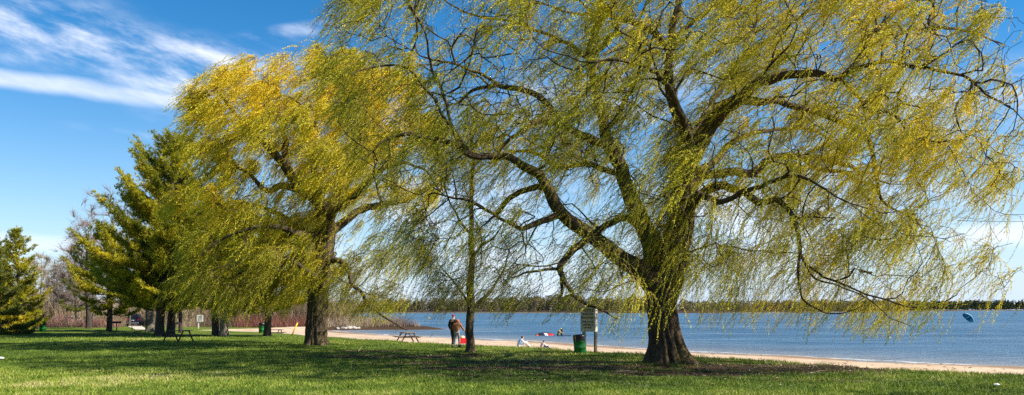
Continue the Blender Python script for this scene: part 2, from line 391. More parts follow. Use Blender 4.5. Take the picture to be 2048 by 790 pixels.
def limb_tube(P4, k, bark=.0, seed=0, flare=None, cap=True):
    """P4: (n,4) positions and radii, sampled; returns verts, quads, uv"""
    P, r = P4[:, :3], P4[:, 3]; T, U, V = frames(P); n = len(P)
    th = np.linspace(0, 2 * math.pi, k, endpoint=False)
    ln = np.concatenate([[0], np.cumsum(np.linalg.norm(np.diff(P, axis=0), axis=1))])
    rr = np.repeat(r[:, None], k, 1)
    if bark:
        q = np.stack([np.cos(th)[None] * 2.2 * np.ones((n, 1)) + 9, np.sin(th)[None] * 2.2 * np.ones((n, 1)) + 4, np.repeat(ln[:, None] * .5, k, 1)], -1)
        big = fbm(q * .55, 2, seed) - .5
        ridge = 1 - np.abs(2 * fbm(q * np.array([3.6, 3.6, 1.2]) + 1.2 * fbm(q * 1.5, 2, seed + 5)[..., None], 3, seed + 3) - 1) * 2
        rr = rr * (1 + .30 * big) + bark * np.minimum(rr, .7) * (ridge - .5)
    if flare is not None: rr = rr * flare(ln[:, None], th[None])
    X = P[:, None] + rr[..., None] * (np.cos(th)[None, :, None] * U[:, None] + np.sin(th)[None, :, None] * V[:, None])
    i = np.arange(n - 1)[:, None] * k; j = np.arange(k)[None]; j2 = (j + 1) % k
    F = np.stack([i + j, i + j2, i + k + j2, i + k + j], -1).reshape(-1, 4)
    rm = max(float(np.mean(r)), .02)
    uv = np.stack([np.repeat((th * rm)[None], n, 0), np.repeat(ln[:, None], k, 1)], -1).reshape(-1, 2)
    return X.reshape(-1, 3), F, uv

class Tree:
    def __init__(s):
        s.P = []; s.par = []; s.pl = []; s.rf = []; s.main = []; s.limbs = []; s.D = []
    def add(s, p, par, rf=0, main=False):
        s.P.append(np.asarray(p, float)); s.par.append(par); s.rf.append(rf); s.main.append(main)
        if par >= 0:
            d = s.P[-1] - s.P[par]; l = np.linalg.norm(d); s.pl.append(s.pl[par] + l); s.D.append(d / max(l, 1e-6))
        else: s.pl.append(0); s.D.append(np.array([0, 0, 1.]))
        return len(s.P) - 1
    def limb(s, pts4, bark=.25, hires=True):
        """pts4: world x,y,z,r"""
        C = catmull(pts4, .10 if hires else .15)
        q_ = C[:, :3] * .9; am = np.clip(.30 - C[:, 3] * .5, .04, .2)[:, None] * np.clip(np.arange(len(C)) / 8., 0, 1)[:, None]; C[:, :3] += am * (np.stack([fbm(q_, 3, 70 + k) for k in range(3)], 1) - .5) * 1.6; s.limbs.append((C, bark))
        ln = np.concatenate([[0], np.cumsum(np.linalg.norm(np.diff(C[:, :3], axis=0), axis=1))])
        par = -1
        if s.P:
            A = np.array(s.P); par = int(np.argmin(np.linalg.norm(A - C[0, :3], axis=1)))
        for d in np.arange(0, ln[-1], .4):
            i = int(np.searchsorted(ln, d)); i = min(i, len(C) - 1); par = s.add(C[i, :3], par, C[i, 3], True)
        s.add(C[-1, :3], par, C[-1, 3], True)
    def grow(s, targets, step=.38, arch=.12, jit=.10, turn=.7, plw=.06, minz=None, start_z=0):
        A = np.array(s.P); m = A[np.array(s.main)]
        d0 = np.array([np.min(np.linalg.norm(m - t, axis=1)) for t in targets])
        order = np.argsort(d0 + rng.normal(0, .5, len(targets)))
        cap = len(A) + len(targets) * 30; PA = np.zeros((cap, 3)); DA = np.zeros((cap, 3)); PL = np.zeros(cap)
        n = len(A); PA[:n] = A; DA[:n] = np.array(s.D); PL[:n] = s.pl
        bad = PA[:n, 2] < start_z; PLx = PL.copy(); PLx[:n][bad] += 1e3
        for ti in order:
            t = targets[ti]; v = t - PA[:n]; d = np.linalg.norm(v, axis=1) + 1e-6
            c = (v * DA[:n]).sum(1) / d
            cost = d * (1 + turn * (1 - c) * .5) + plw * PLx[:n] + (c < -.2) * d * .6
            j = int(np.argmin(cost)); dist_ = d[j]
            if dist_ < .15: continue
            p0 = PA[j]; k = max(1, int(round(dist_ / step)))
            up = np.array([0, 0, 1.]); ctrl = p0 + DA[j] * dist_ * .35 + up * arch * dist_
            js = rng.normal(0, jit * min(dist_, 2) * .5, 3); par = j
            for q in range(1, k + 1):
                u = q / k; p = (1 - u) ** 2 * p0 + 2 * u * (1 - u) * ctrl + u * u * t + js * math.sin(math.pi * u) + (rng.normal(0, .035, 3) if q < k else 0)
                par = s.add(p, par); PA[n] = p; DA[n] = s.D[-1]; PL[n] = PLx[n] = s.pl[-1]; n += 1
    def radii(s, tip=.005, e=2.3, maxr=.2):
        n = len(s.P); par = np.array(s.par); cnt = np.zeros(n); has = np.zeros(n, bool)
        has[par[par >= 0]] = True; cnt[~has] = 1
        for i in range(n - 1, 0, -1):
            if par[i] >= 0: cnt[par[i]] += cnt[i]
        r = np.minimum(tip * cnt ** (1 / e), maxr); rf = np.array(s.rf); r = np.where(rf > 0, rf, r)
        for i in range(1, n):
            if par[i] >= 0 and not s.main[i]: r[i] = min(r[i], r[par[i]] * .92 if rf[i] == 0 else r[i])
        s.r = r; return r
    def branch_mesh(s, kbig=7):
        """frustums of all grown (non-main) edges"""
        P = np.array(s.P); par = np.array(s.par); r = s.r; main = np.array(s.main); D = norm(np.array(s.D))
        e = np.where((par >= 0) & ~main)[0]; VV = []; FF = []; UV = []; off = 0
        for k, lo, hi in ((3, 0, .014), (4, .014, .03), (kbig, .03, 9)):
            ee = e[(r[e] >= lo) & (r[e] < hi)]
            if not len(ee): continue
            pp = par[ee]; th = np.linspace(0, 2 * math.pi, k, endpoint=False)
            def ring(pos, d, rad):
                a = np.where(np.abs(d[:, 2:3]) < .9, np.array([[0, 0, 1.]]), np.array([[1., 0, 0]]))
                U = norm(np.cross(d, a)); V = np.cross(d, U)
                return pos[:, None] + rad[:, None, None] * (np.cos(th)[None, :, None] * U[:, None] + np.sin(th)[None, :, None] * V[:, None])
            Dp = np.where(main[pp][:, None], D[ee], D[pp])
            A = ring(P[pp], Dp, np.minimum(r[pp], r[ee] * 1.25)); B = ring(P[ee], D[ee], r[ee])
            V_ = np.concatenate([A, B], 1).reshape(-1, 3); base = off + np.arange(len(ee))[:, None] * 2 * k
            j = np.arange(k)[None]; j2 = (j + 1) % k
            F = np.stack([base + j, base + j2, base + k + j2, base + k + j], -1).reshape(-1, 4)
            VV.append(V_); FF.append(F); off += len(V_)
            z = np.repeat(np.column_stack([np.tile(np.concatenate([th, th]) * .1, 1)[None].repeat(len(ee), 0).reshape(-1)]), 1, 1)
            UV.append(np.column_stack([z[:, 0], V_[:, 2]]))
        return np.vstack(VV), np.vstack(FF), np.vstack(UV)

def trunk_object(tree, parent, mat, k=48, name='trunk', flare0=None, seed=0):
    VV, FF, UV, off = [], [], [], 0
    for li, (C, bark) in enumerate(tree.limbs):
        kk = k if li == 0 else (20 if C[0, 3] > .12 else 12 if C[0, 3] > .06 else 8)
        v, f, uv = limb_tube(C, kk, bark, seed + li * 7, flare0 if li == 0 else None)
        VV.append(v); FF.append(f + off); UV.append(uv); off += len(v)
    o = mesh_np(name, np.vstack(VV), np.vstack(FF), mat, parent, smooth=True, uv=np.vstack(UV))
    return o
def branches_object(tree, parent, mat, name='branches'):
    v, f, uv = tree.branch_mesh()
    return tag(mesh_np(name, v, f, mat, parent, smooth=True, uv=uv), kind='stuff')

def strands(P0, D0, length, wind, M=7, r=.004, gust=.5, stiff=1.0, sway=None):
    """hanging wind-blown twigs. returns points (n,M,3)"""
    n = len(P0); pts = np.zeros((n, M, 3)); pts[:, 0] = P0; seg = length / (M - 1)
    g = fbm(P0 * .22, 2, 91) - .5; g2 = fbm(P0 * .9 + 5, 2, 95) - .5; g3 = fbm(P0 * .3 + 9, 2, 97) - .5
    w = wind * (1 + gust * 2.2 * g + gust * 1.2 * g2)
    end = np.column_stack([-w, .45 * g3 + .15 * rng.normal(size=n), -np.ones(n)]); end += rng.normal(0, .29, (n, 3)); end = norm(end)
    d = norm(D0); curl = rng.normal(0, .14, (n, 3))
    for i in range(1, M):
        t = i / (M - 1); k = np.clip((t * 1.7) ** .8 / stiff, 0, 1)
        dd = norm(d * (1 - k) + end * (k + .05) + rng.normal(0, .11, (n, 3)) + curl * math.sin(t * 5))
        pts[:, i] = pts[:, i - 1] + dd * (seg[:, None] if np.ndim(seg) else seg)
    return pts
def twig_mesh(pts, r0, r1=.0015):
    n, M, _ = pts.shape; D = norm(np.gradient(pts, axis=1)); a = np.array([0, 1., .2])
    U = norm(np.cross(D, a)); V = np.cross(D, U); th = np.array([0, 2.09, 4.19])
    rad = np.linspace(1, 0, M)[None] * (r0 - r1) + r1
    X = pts[:, :, None] + rad[..., None, None] * (np.cos(th)[None, None, :, None] * U[:, :, None] + np.sin(th)[None, None, :, None] * V[:, :, None])
    base = (np.arange(n)[:, None] * M + np.arange(M - 1)[None]) * 3; j = np.arange(3)[None, None]; j2 = (j + 1) % 3; b = base[..., None]
    F = np.stack([b + j, b + j2, b + 3 + j2, b + 3 + j], -1).reshape(-1, 4)
    return X.reshape(-1, 3), F
def leaves_on(pts, per, size, width, tintf, t0=.08, spread=.6):
    n, M, _ = pts.shape; N_ = n * per
    si = np.repeat(np.arange(n), per); t = (t0 + (1 - t0) * (np.tile(np.arange(per), n) + rng.random(N_)) / per) * (M - 1)
    i = np.minimum(t.astype(int), M - 2); f = (t - i)[:, None]
    p = pts[si, i] * (1 - f) + pts[si, i + 1] * f; d = norm(pts[si, i + 1] - pts[si, i])
    rd = norm(rng.normal(size=(N_, 3))); side = norm(np.cross(d, rd))
    ax = norm(d * (1 - spread * .35) + side * spread + rng.normal(0, .12, (N_, 3)))
    nn = norm(np.cross(ax, rng.normal(size=(N_, 3)))); wv = nn
    sf = rng.choice([.35, .7, .95, 1.15, 1.35], n, p=[.1, .2, .3, .25, .15])[si][:, None]; sz = size * sf ** .6 * rng.uniform(.6, 1.25, N_)[:, None]; wd = width * sf * rng.uniform(.7, 1.25, N_)[:, None]
    mid = p + ax * sz * .45
    V = np.stack([p, mid + wv * wd * .5, p + ax * sz, mid - wv * wd * .5], 1).reshape(-1, 3)
    F = np.arange(N_ * 4).reshape(-1, 4)
    return V, F, tintf(p, si)
def crown_object(name, parent, pts, r0, per, size, width, tintf, mats):
    v1, f1 = twig_mesh(pts, r0); v2, f2, ti = leaves_on(pts, per, size, width, tintf)
    return mesh_np(name, np.vstack([v1, v2]), np.vstack([f1, f2 + len(v1)]), mats, parent,
                   tint=np.concatenate([np.full(len(f1), .5), ti]), matidx=np.concatenate([np.zeros(len(f1)), np.ones(len(f2))]))
def in_poly(P, poly): return inside(np.asarray(P, float), poly)
def sample_crown(poly, Y0, n, depth, gaps=(), dense=()):
    """targets inside a crown outline at the tree's own plane, spread front to back through an ellipsoid"""
    poly = np.array(poly, float); lo, hi = poly.min(0), poly.max(0); out = []
    while len(out) < n:
        q = rng.uniform(lo, hi, (n * 2, 2)); q = q[in_poly(q, poly)]
        keep = np.ones(len(q))
        for gx, gy, rx, ry, a in gaps: keep *= 1 - a * (((q[:, 0] - gx) / rx) ** 2 + ((q[:, 1] - gy) / ry) ** 2 < 1)
        nz = fbm(np.column_stack([q / 70, np.zeros(len(q))]), 2, 44); keep *= np.clip((nz - .28) * 3, .25, 1)
        q = q[rng.random(len(q)) < keep]
        out += list(q)
    q = np.array(out[:n]); c = (lo + hi) / 2; h = (hi - lo) / 2
    e = ((q[:, 0] - c[0]) / (h[0] * 1.03)) ** 2 + (np.minimum(q[:, 1] - c[1], 0) / (h[1] * 1.05)) ** 2
    D = depth * np.sqrt(np.clip(1 - e, .03, 1)); dy = rng.uniform(-1, 1, n) * D
    X = (q[:, 0] - 1024) / FPX * Y0; Z = CAMH + (HOR - q[:, 1]) / FPX * Y0
    return np.column_stack([X, Y0 + dy, Z])
def traced(pts, Y0):
    """(x, y, depth offset, diameter in px) -> world"""
    out = []
    for x, y, dy, w in pts:
        Y = Y0 + dy; p = px(x, y, Y); out.append([*p, w * (1.15 if w < 13 else 1.0) / 2 / FPX * Y])
    return out

# ------------------------------------------------------------------ big willow
wt = Tree()
wt.limb(traced([(1340, 733, 0, 80), (1336, 712, 0, 72), (1332, 680, 0, 62), (1328, 650, 0, 56), (1324, 615, 0, 53), (1326, 585, 0, 58), (1334, 550, 0, 62), (1345, 510, -.1, 58),
                (1358, 460, -.2, 50), (1367, 410, -.2, 44), (1374, 355, 0, 38), (1372, 310, .2, 32), (1368, 270, .5, 27), (1348, 215, .8, 22),
                (1335, 155, 1.0, 18), (1338, 105, 1.2, 16), (1350, 40, 1.2, 13), (1368, -50, 1.5, 8), (1375, -110, 1.5, 4)], YW), .22)
Ls = [
 [(1318, 600, 0, 44), (1305, 565, -.2, 44), (1278, 535, -.4, 38), (1240, 513, -.7, 31), (1190, 477, -1, 27), (1150, 452, -1.3, 25), (1122, 430, -1.5, 24), (1107, 405, -1.7, 23),
  (1097, 378, -1.9, 20), (1082, 352, -2.1, 19), (1050, 335, -2.4, 17), (1014, 314, -2.7, 14), (979, 311, -3.0, 12), (949, 309, -3.2, 11), (918, 294, -3.4, 10), (888, 283, -3.5, 9), (852, 273, -3.6, 7.5), (812, 266, -3.8, 6), (770, 283, -4, 4), (735, 310, -4.2, 2.5)],
 [(1330, 575, .2, 50), (1312, 530, .3, 44), (1300, 478, .5, 38), (1276, 428, .7, 32), (1259, 378, .9, 28), (1242, 329, 1.1, 26), (1217, 289, 1.3, 25), (1207, 243, 1.4, 20),
  (1197, 202, 1.5, 18), (1187, 162, 1.6, 16), (1179, 111, 1.7, 15), (1187, 66, 1.8, 12), (1197, 30, 1.8, 10), (1207, -20, 2, 8), (1200, -80, 2, 4)],
 [(1217, 289, 1.3, 20), (1192, 283, 1.0, 18), (1156, 271, .6, 16), (1126, 253, .2, 14), (1090, 240, -.2, 12), (1060, 250, -.6, 9), (1030, 268, -.9, 7), (1005, 288, -1, 5), (985, 320, -1.2, 3)],
 [(1126, 253, .2, 12), (1105, 223, .8, 11), (1085, 197, 1.4, 10), (1050, 180, 2, 9.5), (1014, 176, 2.6, 8), (984, 172, 3, 7), (943, 184, 3.6, 5), (915, 205, 4, 3)],
 [(1182, 108, 1.7, 12), (1217, 81, 1.2, 11), (1235, 66, .8, 10), (1232, 40, .4, 8), (1215, 20, 0, 5), (1180, 0, -.3, 3)],
 [(1217, 255, 1.4, 10), (1232, 238, 1.0, 9), (1252, 192, .4, 7), (1272, 157, -.3, 5), (1285, 110, -1, 3)],
 [(1338, 105, 1.2, 13), (1320, 73, .8, 11), (1288, 50, .4, 11), (1250, 36, .1, 9), (1200, 22, -.3, 6), (1150, 25, -.6, 4), (1095, 10, -1, 2.5)],
 [(1338, 120, 1.2, 11), (1350, 85, 1.8, 10), (1376, 50, 2.4, 9), (1433, 12, 3, 7), (1480, -20, 3.4, 5), (1530, -60, 4, 3)],
 [(1372, 345, 0, 34), (1392, 300, -.6, 33), (1433, 232, -1.6, 31), (1484, 190, -2.3, 25), (1522, 165, -2.7, 21), (1579, 152, -3, 17), (1630, 145, -3.2, 15), (1680, 153, -3.4, 14),
  (1718, 120, -3.4, 11), (1750, 70, -3.3, 9), (1788, 25, -3.2, 7), (1820, -30, -3, 5), (1840, -70, -3, 3)],
 [(1686, 150, -3.4, 9), (1740, 127, -4, 8), (1794, 127, -4.4, 7), (1845, 133, -4.7, 6), (1914, 152, -5, 5), (1978, 190, -5.2, 4), (2028, 218, -5.3, 2.5)],
 [(1745, 85, -3.3, 7), (1820, 63, -2.4, 6), (1883, 57, -1.6, 5), (1965, 70, -1, 3), (2010, 85, -.6, 2)],
 [(1680, 153, -3.4, 8), (1718, 190, -3.9, 7), (1737, 221, -4.2, 6), (1775, 228, -4.6, 5), (1803, 255, -4.9, 4.5), (1812, 290, -5, 3)],
 [(1470, 200, -2.2, 14), (1522, 203, -1.4, 12), (1554, 199, -.8, 12), (1604, 215, -.2, 11), (1661, 237, .4, 11), (1718, 266, .9, 10), (1737, 280, 1.1, 9), (1747, 316, 1.2, 7), (1756, 373, 1.3, 6), (1775, 410, 1.3, 4), (1840, 440, 1.6, 3)],
 [(1362, 430, 0, 22), (1395, 361, .8, 18), (1452, 348, 1.8, 17), (1503, 342, 2.6, 16), (1535, 323, 3.1, 14), (1579, 311, 3.7, 13), (1630, 316, 4.3, 11), (1693, 329, 5, 8), (1725, 345, 5.4, 5), (1790, 350, 6, 3)],
 [(1600, 313, 4, 8), (1630, 332, 3.6, 8), (1674, 345, 3.2, 7), (1706, 362, 2.8, 5), (1740, 400, 2.4, 3)],
 [(1355, 470, -.2, 20), (1392, 400, -1.2, 17), (1440, 372, -2, 16), (1490, 386, -2.8, 14), (1522, 408, -3.3, 13), (1560, 402, -3.6, 10), (1588, 440, -3.9, 8), (1600, 494, -4.1, 6.5), (1596, 545, -4.2, 4.5),
  (1606, 595, -4.3, 3.2), (1634, 616, -4.4, 2.6), (1661, 626, -4.4, 2.2), (1697, 620, -4.5, 1.8), (1738, 594, -4.6, 1.2)],
 [(1600, 505, -4.1, 4), (1622, 552, -4.4, 3.5), (1650, 567, -4.6, 3), (1690, 573, -4.9, 2.5), (1740, 596, -5.1, 2.2), (1764, 620, -5.2, 1.9), (1785, 641, -5.3, 1.6), (1825, 655, -5.4, 1.2)],
 [(1200, 482, -1, 14), (1195, 463, -.8, 13), (1222, 443, -.2, 13), (1253, 437, .4, 14), (1276, 450, .6, 16)],
 [(1172, 472, -1.1, 15), (1168, 485, -1.3, 14), (1136, 515, -1.9, 12), (1122, 537, -2.2, 11), (1133, 562, -2.4, 8), (1148, 591, -2.6, 7), (1166, 607, -2.7, 6), (1196, 618, -2.8, 4), (1235, 640, -3, 2.5)],
 [(1124, 538, -2.2, 7), (1101, 539, -2.5, 5), (1060, 545, -3, 4), (1025, 560, -3.4, 2.5)],
 [(1123, 540, -2.2, 6), (1124, 565, -2.1, 6), (1125, 588, -2, 5), (1115, 600, -1.9, 3)],
 [(1120, 430, -1.5, 12), (1094, 437, -1.9, 11), (1065, 450, -2.4, 10), (1040, 455, -2.8, 8), (1010, 440, -3.2, 6), (985, 430, -3.6, 4), (955, 455, -4, 2.5)],
 [(1092, 372, -1.9, 12), (1055, 376, -1.4, 10), (1022, 392, -1, 9), (1005, 415, -.6, 8), (985, 425, -.3, 6), (940, 400, 0, 4), (900, 395, .4, 3)],
 [(918, 294, -3.4, 7), (905, 250, -3.4, 6), (893, 200, -3.4, 6), (868, 150, -3.4, 5), (858, 110, -3.4, 4), (850, 60, -3.5, 3), (820, 10, -3.6, 2)],
 [(940, 305, -3.2, 8), (895, 245, -4.2, 6), (850, 180, -5, 5), (805, 135, -5.6, 4), (740, 130, -6, 3), (700, 150, -6.4, 2)],
 [(1014, 177, 2.6, 6), (960, 150, 2, 5), (905, 125, 1.5, 4), (860, 118, 1, 3), (800, 90, .4, 2)],
 [(1187, 120, 1.7, 9), (1140, 90, 3, 7), (1080, 60, 4.2, 5), (1000, 40, 5, 4), (920, 20, 5.6, 3), (850, -20, 6, 2)],
 [(1370, 300, .2, 16), (1395, 260, 2, 14), (1430, 200, 4, 11), (1480, 120, 5.5, 9), (1560, 60, 6.6, 6), (1640, 10, 7.2, 4)],
 [(1374, 340, 0, 16), (1380, 290, -2.5, 13), (1360, 230, -4.6, 11), (1330, 170, -6, 8), (1290, 130, -7, 6), (1230, 120, -7.8, 4)],
 [(1374, 350, 0, 14), (1420, 330, 3, 12), (1460, 290, 5.2, 10), (1540, 260, 7, 7), (1620, 260, 8, 5), (1690, 300, 8.4, 3)],
 [(1260, 380, .9, 13), (1230, 350, 3.2, 11), (1180, 330, 5, 9), (1120, 330, 6.4, 7), (1050, 300, 7.4, 5), (980, 330, 8, 3)],
 [(1355, 400, -.2, 15), (1390, 390, -2.6, 12), (1450, 400, -4.8, 10), (1520, 370, -6.2, 8), (1590, 350, -7.2, 6), (1660, 380, -7.8, 4)],
]
for l in Ls: wt.limb(traced(l, YW), .16)
WPOLY = [(655, 60), (700, -10), (800, -80), (950, -130), (1150, -170), (1400, -180), (1650, -160), (1800, -100), (1900, -20), (1945, 60), (1985, 180), (1990, 250),
         (1960, 330), (1975, 390), (1915, 440), (1890, 500), (1900, 560), (1850, 600), (1810, 600), (1770, 640), (1700, 630), (1610, 640), (1560, 600), (1500, 590), (1440, 540),
         (1390, 545), (1330, 565), (1280, 560), (1230, 600), (1150, 595), (1080, 600), (1000, 580), (900, 590), (850, 540), (800, 480), (780, 400), (740, 330), (690, 230)]
GAPS = [(1170, 380, 60, 70, .55), (1110, 480, 130, 70, .45), (1250, 500, 45, 60, .6), (1440, 470, 70, 60, .25), (1880, 110, 90, 40, .55), (2000, 320, 60, 110, .6), (1960, 150, 60, 80, .5),
        (1360, 420, 50, 60, .5), (1040, 400, 90, 60, .35), (1300, 330, 60, 60, .4), (900, 100, 200, 80, .3)]
tg = sample_crown(WPOLY, YW, 6400, 9.0, GAPS)
wt.grow(tg, arch=.10, start_z=3.6, jit=.2)
wt.radii(.0105, 2.2, .15)
root = empty('willow_tree', (wx, YW, gz(wx, YW)))
tag(root, 'largest weeping willow with a thick ridged trunk leaning dark limbs, right of the sign', 'tree', 'weeping willows on the lawn')
def rebase(root, *objs):
    M = Matrix.Translation(root.location)
    for o in objs:
        o.parent = root; o.matrix_parent_inverse = Matrix.Identity(4); o.data.transform(M.inverted())
def flareW(ln, th):
    h = np.exp(-ln / .45); lob = .5 + .5 * np.cos(th * 5 + 1.1 + .4 * np.sin(th * 2)); return 1 + h * (.12 + .32 * lob) + .05 * np.exp(-ln / 1.5) * np.cos(th * 5 + 1.1)
tr = trunk_object(wt, None, M_BARKW, 96, 'trunk', flareW, 1)
br = branches_object(wt, None, M_BARKW, 'branch')
def origins(tree, n, rmax=.03, minz=2.0, dense=None):
    P = np.array(tree.P); par = np.array(tree.par); ok = np.where((par >= 0) & (tree.r < rmax) & (P[:, 2] > minz))[0]
    w = np.clip((fbm(P[ok] * .8 + 31, 2, 77) - .33) * 4.5, .08, 2.4) ** 1.9 * (dense(P[ok]) if dense else 1); w *= np.where(tree.r[ok] < .012, 1.6, .8); w /= w.sum()
    i = rng.choice(ok, n, p=w); t = rng.random(n)[:, None]; p = P[par[i]] * t + P[i] * (1 - t)
    return p, np.array(tree.D)[i]
def xgold(p, amt=1.0):
    """hue of young leaves: patches of golder and greener growth"""
    return np.clip(.42 + (fbm(p * .28, 2, 61) - .5) * 1.0 + (fbm(p * 1.3, 2, 62) - .5) * .7, 0, 1)
p0, d0 = origins(wt, 27500, dense=lambda p: 1 + 1.1 * np.exp(-((p[:, 0] - 9) / 5.5) ** 2 - ((p[:, 2] - 13) / 5) ** 2) + .9 * np.exp(-((p[:, 0] - 14) / 4) ** 2 - ((p[:, 2] - 7) / 4) ** 2) - .45 * np.exp(-((p[:, 0] - 1) / 4) ** 2 - ((p[:, 2] - 5) / 3) ** 2))
# shoots sprouting along the trunk and big stems
def shoots(tree, n, limbs, zr):
    out = []
    C = np.vstack([tree.limbs[i][0] for i in limbs]); C = C[(C[:, 2] > zr[0]) & (C[:, 2] < zr[1])]
    i = rng.integers(0, len(C), n); a = rng.uniform(0, 2 * math.pi, n)
    d = np.column_stack([np.cos(a), np.sin(a), .3 + 0 * a]); return C[i, :3] + d * C[i, 3:4], norm(d + [0, 0, .6])
q0, e0 = shoots(wt, 900, [0], (3.6, 9.5)); q1, e1 = shoots(wt, 500, [1, 2, 9, 16], (3.2, 10))
p0 = np.vstack([p0, q0, q1]); d0 = np.vstack([d0, e0, e1])
dd = norm(d0 * .8 + rng.normal(0, .45, d0.shape) + [0, 0, .15])
hgt = np.clip((p0[:, 2] - 2) / 12, 0, 1)
ln = rng.uniform(.4, 1.9, len(p0)) * (1.1 - .2 * hgt) * (1 + .55 * np.clip((6.5 - p0[:, 2]) / 3, 0, 1)); ln = np.minimum(ln, np.maximum(.5, (p0[:, 2] - .7) * .9))
pts = strands(p0, dd, ln, .62 + .35 * hgt, 7)
def clear_of(pts, rects, Ymax):
    """leave out the shoots that would hang before the sign and the people"""
    X = pts[..., 0] / pts[..., 1] * FPX + 1024; Z = HOR - (pts[..., 2] - CAMH) / pts[..., 1] * FPX; bad = np.zeros(len(pts), bool)
    for x0, y0, x1, y1 in rects: bad |= ((X > x0) & (X < x1) & (Z > y0) & (Z < y1) & (pts[..., 1] < Ymax)).any(axis=1)
    return pts[~bad]
CLEAR = [(1160, 622, 1196, 720), (890, 628, 938, 700), (1020, 655, 1140, 700), (1915, 612, 1955, 652)]
pts = clear_of(pts, CLEAR, 60)
def tintW(p, si):
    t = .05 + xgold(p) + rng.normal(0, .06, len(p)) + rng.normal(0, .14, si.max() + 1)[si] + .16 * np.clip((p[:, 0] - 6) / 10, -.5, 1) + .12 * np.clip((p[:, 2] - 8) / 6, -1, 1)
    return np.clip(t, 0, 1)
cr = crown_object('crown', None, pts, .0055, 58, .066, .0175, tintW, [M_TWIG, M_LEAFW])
rebase(root, tr, br, cr)

# ------------------------------------------------------------------ second willow
t2 = Tree()
t2.limb(traced([(633, 697, 0, 46), (633, 675, 0, 42), (634, 640, 0, 41), (636, 590, 0, 39), (640, 545, 0, 38), (646, 500, 0, 38), (650, 460, 0, 36), (648, 425, 0, 30), (632, 400, -.2, 24),
                (605, 380, -.5, 20), (575, 340, -.8, 16), (534, 291, -1.2, 12), (494, 259, -1.6, 8), (453, 202, -2, 5), (425, 165, -2.2, 3)], YT2), .22)
L2 = [
 [(650, 450, 0, 26), (668, 410, .5, 22), (688, 366, 1, 19), (700, 320, 1.2, 14), (720, 260, 1.5, 11), (740, 190, 2, 8), (750, 150, 2, 5), (760, 120, 2, 3)],
 [(655, 470, 0, 20), (705, 429, .8, 14), (740, 412, 1.4, 13), (778, 403, 2, 11), (826, 395, 2.8, 8), (870, 370, 3.4, 5), (900, 380, 3.8, 3)],
 [(607, 382, -.5, 12), (560, 372, 0, 11), (530, 382, .5, 9), (500, 350, 1, 6), (455, 330, 1.6, 4), (420, 320, 2, 3)],
 [(580, 345, -.8, 12), (570, 300, .2, 11), (562, 250, 1.2, 9), (558, 195, 2, 7), (552, 150, 2.6, 4), (548, 125, 3, 3)],
 [(640, 410, 0, 14), (630, 350, -1.6, 12), (625, 280, -2.6, 10), (640, 200, -3.4, 7), (650, 150, -4, 4), (655, 125, -4, 3)],
 [(640, 530, 0, 14), (670, 520, -.6, 10), (690, 530, -1, 8), (703, 567, -1.4, 7), (721, 585, -1.7, 6), (735, 608, -1.9, 5), (760, 631, -2.2, 4), (785, 644, -2.5, 3), (817, 658, -2.8, 2)],
 [(645, 470, 0, 16), (600, 470, -1.5, 12), (550, 455, -3, 9), (500, 460, -4.2, 6), (440, 480, -5, 4), (400, 510, -5.4, 3)],
 [(645, 480, 0, 16), (610, 465, 2, 12), (560, 430, 3.6, 9), (500, 410, 4.8, 6), (440, 420, 5.8, 4), (400, 440, 6, 3)],
 [(652, 440, 0, 14), (700, 400, -2, 11), (750, 350, -3.6, 8), (800, 330, -4.6, 6), (850, 340, -5.4, 4), (880, 380, -6, 3)],
 [(640, 560, 0, 12), (610, 540, -1.4, 9), (575, 520, -2.6, 7), (530, 525, -3.6, 5), (480, 545, -4.4, 3)],
 [(690, 360, 1, 10), (740, 320, 3, 8), (790, 290, 4.5, 6), (850, 290, 5.6, 4), (890, 310, 6, 3)],
]
for l in L2: t2.limb(traced(l, YT2), .16)
P2 = [(392, 200), (410, 160), (455, 128), (520, 108), (600, 112), (660, 115), (760, 115), (850, 145), (890, 230), (900, 330), (880, 420), (850, 500), (830, 600), (790, 630), (740, 600), (690, 560),
      (640, 540), (600, 560), (540, 600), (470, 600), (410, 595), (375, 560), (385, 500), (400, 420), (420, 340), (405, 260)]
tg = sample_crown(P2, YT2, 3400, 7.0, [(790, 480, 110, 110, .72), (720, 440, 90, 60, .6), (645, 450, 45, 60, .6), (860, 380, 60, 120, .4)])
t2.grow(tg, arch=.10, start_z=3.5); t2.radii(.0085, 2.3, .14)
root = empty('willow_tree', (t2x, YT2, gz(t2x, YT2)))
tag(root, 'golden weeping willow with a straight dark trunk, swept left beside the yellow post', 'tree', 'weeping willows on the lawn')
def flare2(ln, th):
    h = np.exp(-ln / .35); return 1 + h * (.10 + .3 * (.5 + .5 * np.cos(th * 5 + 2)))
tr = trunk_object(t2, None, M_BARKW2, 72, 'trunk', flare2, 5)
br = branches_object(t2, None, M_BARKW2, 'branch'); br['kind'] = 'stuff'
p0, d0 = origins(t2, 22000, .03, 2.0, dense=lambda p: 1 - .58 * np.clip((p[:, 0] + 10.5) / 3, 0, 1) * np.clip((10 - p[:, 2]) / 3, 0, 1) - .5 * np.exp(-((p[:, 0] + 11) / 1.6) ** 2 - ((p[:, 2] - 7) / 2) ** 2) * (p[:, 1] < 45))
q0, e0 = shoots(t2, 500, [0], (3.2, 8)); p0 = np.vstack([p0, q0]); d0 = np.vstack([d0, e0])
dd = norm(d0 * .8 + rng.normal(0, .4, d0.shape) + [-.2, 0, .2])
hgt = np.clip((p0[:, 2] - 2) / 12, 0, 1)
ln = rng.uniform(.6, 1.8, len(p0)) * (1 + .5 * np.clip((7 - p0[:, 2]) / 3, 0, 1)); ln = np.minimum(ln, np.maximum(.5, (p0[:, 2] - .9) * .9))
pts = strands(p0, dd, ln, .62 + .5 * hgt, 7)
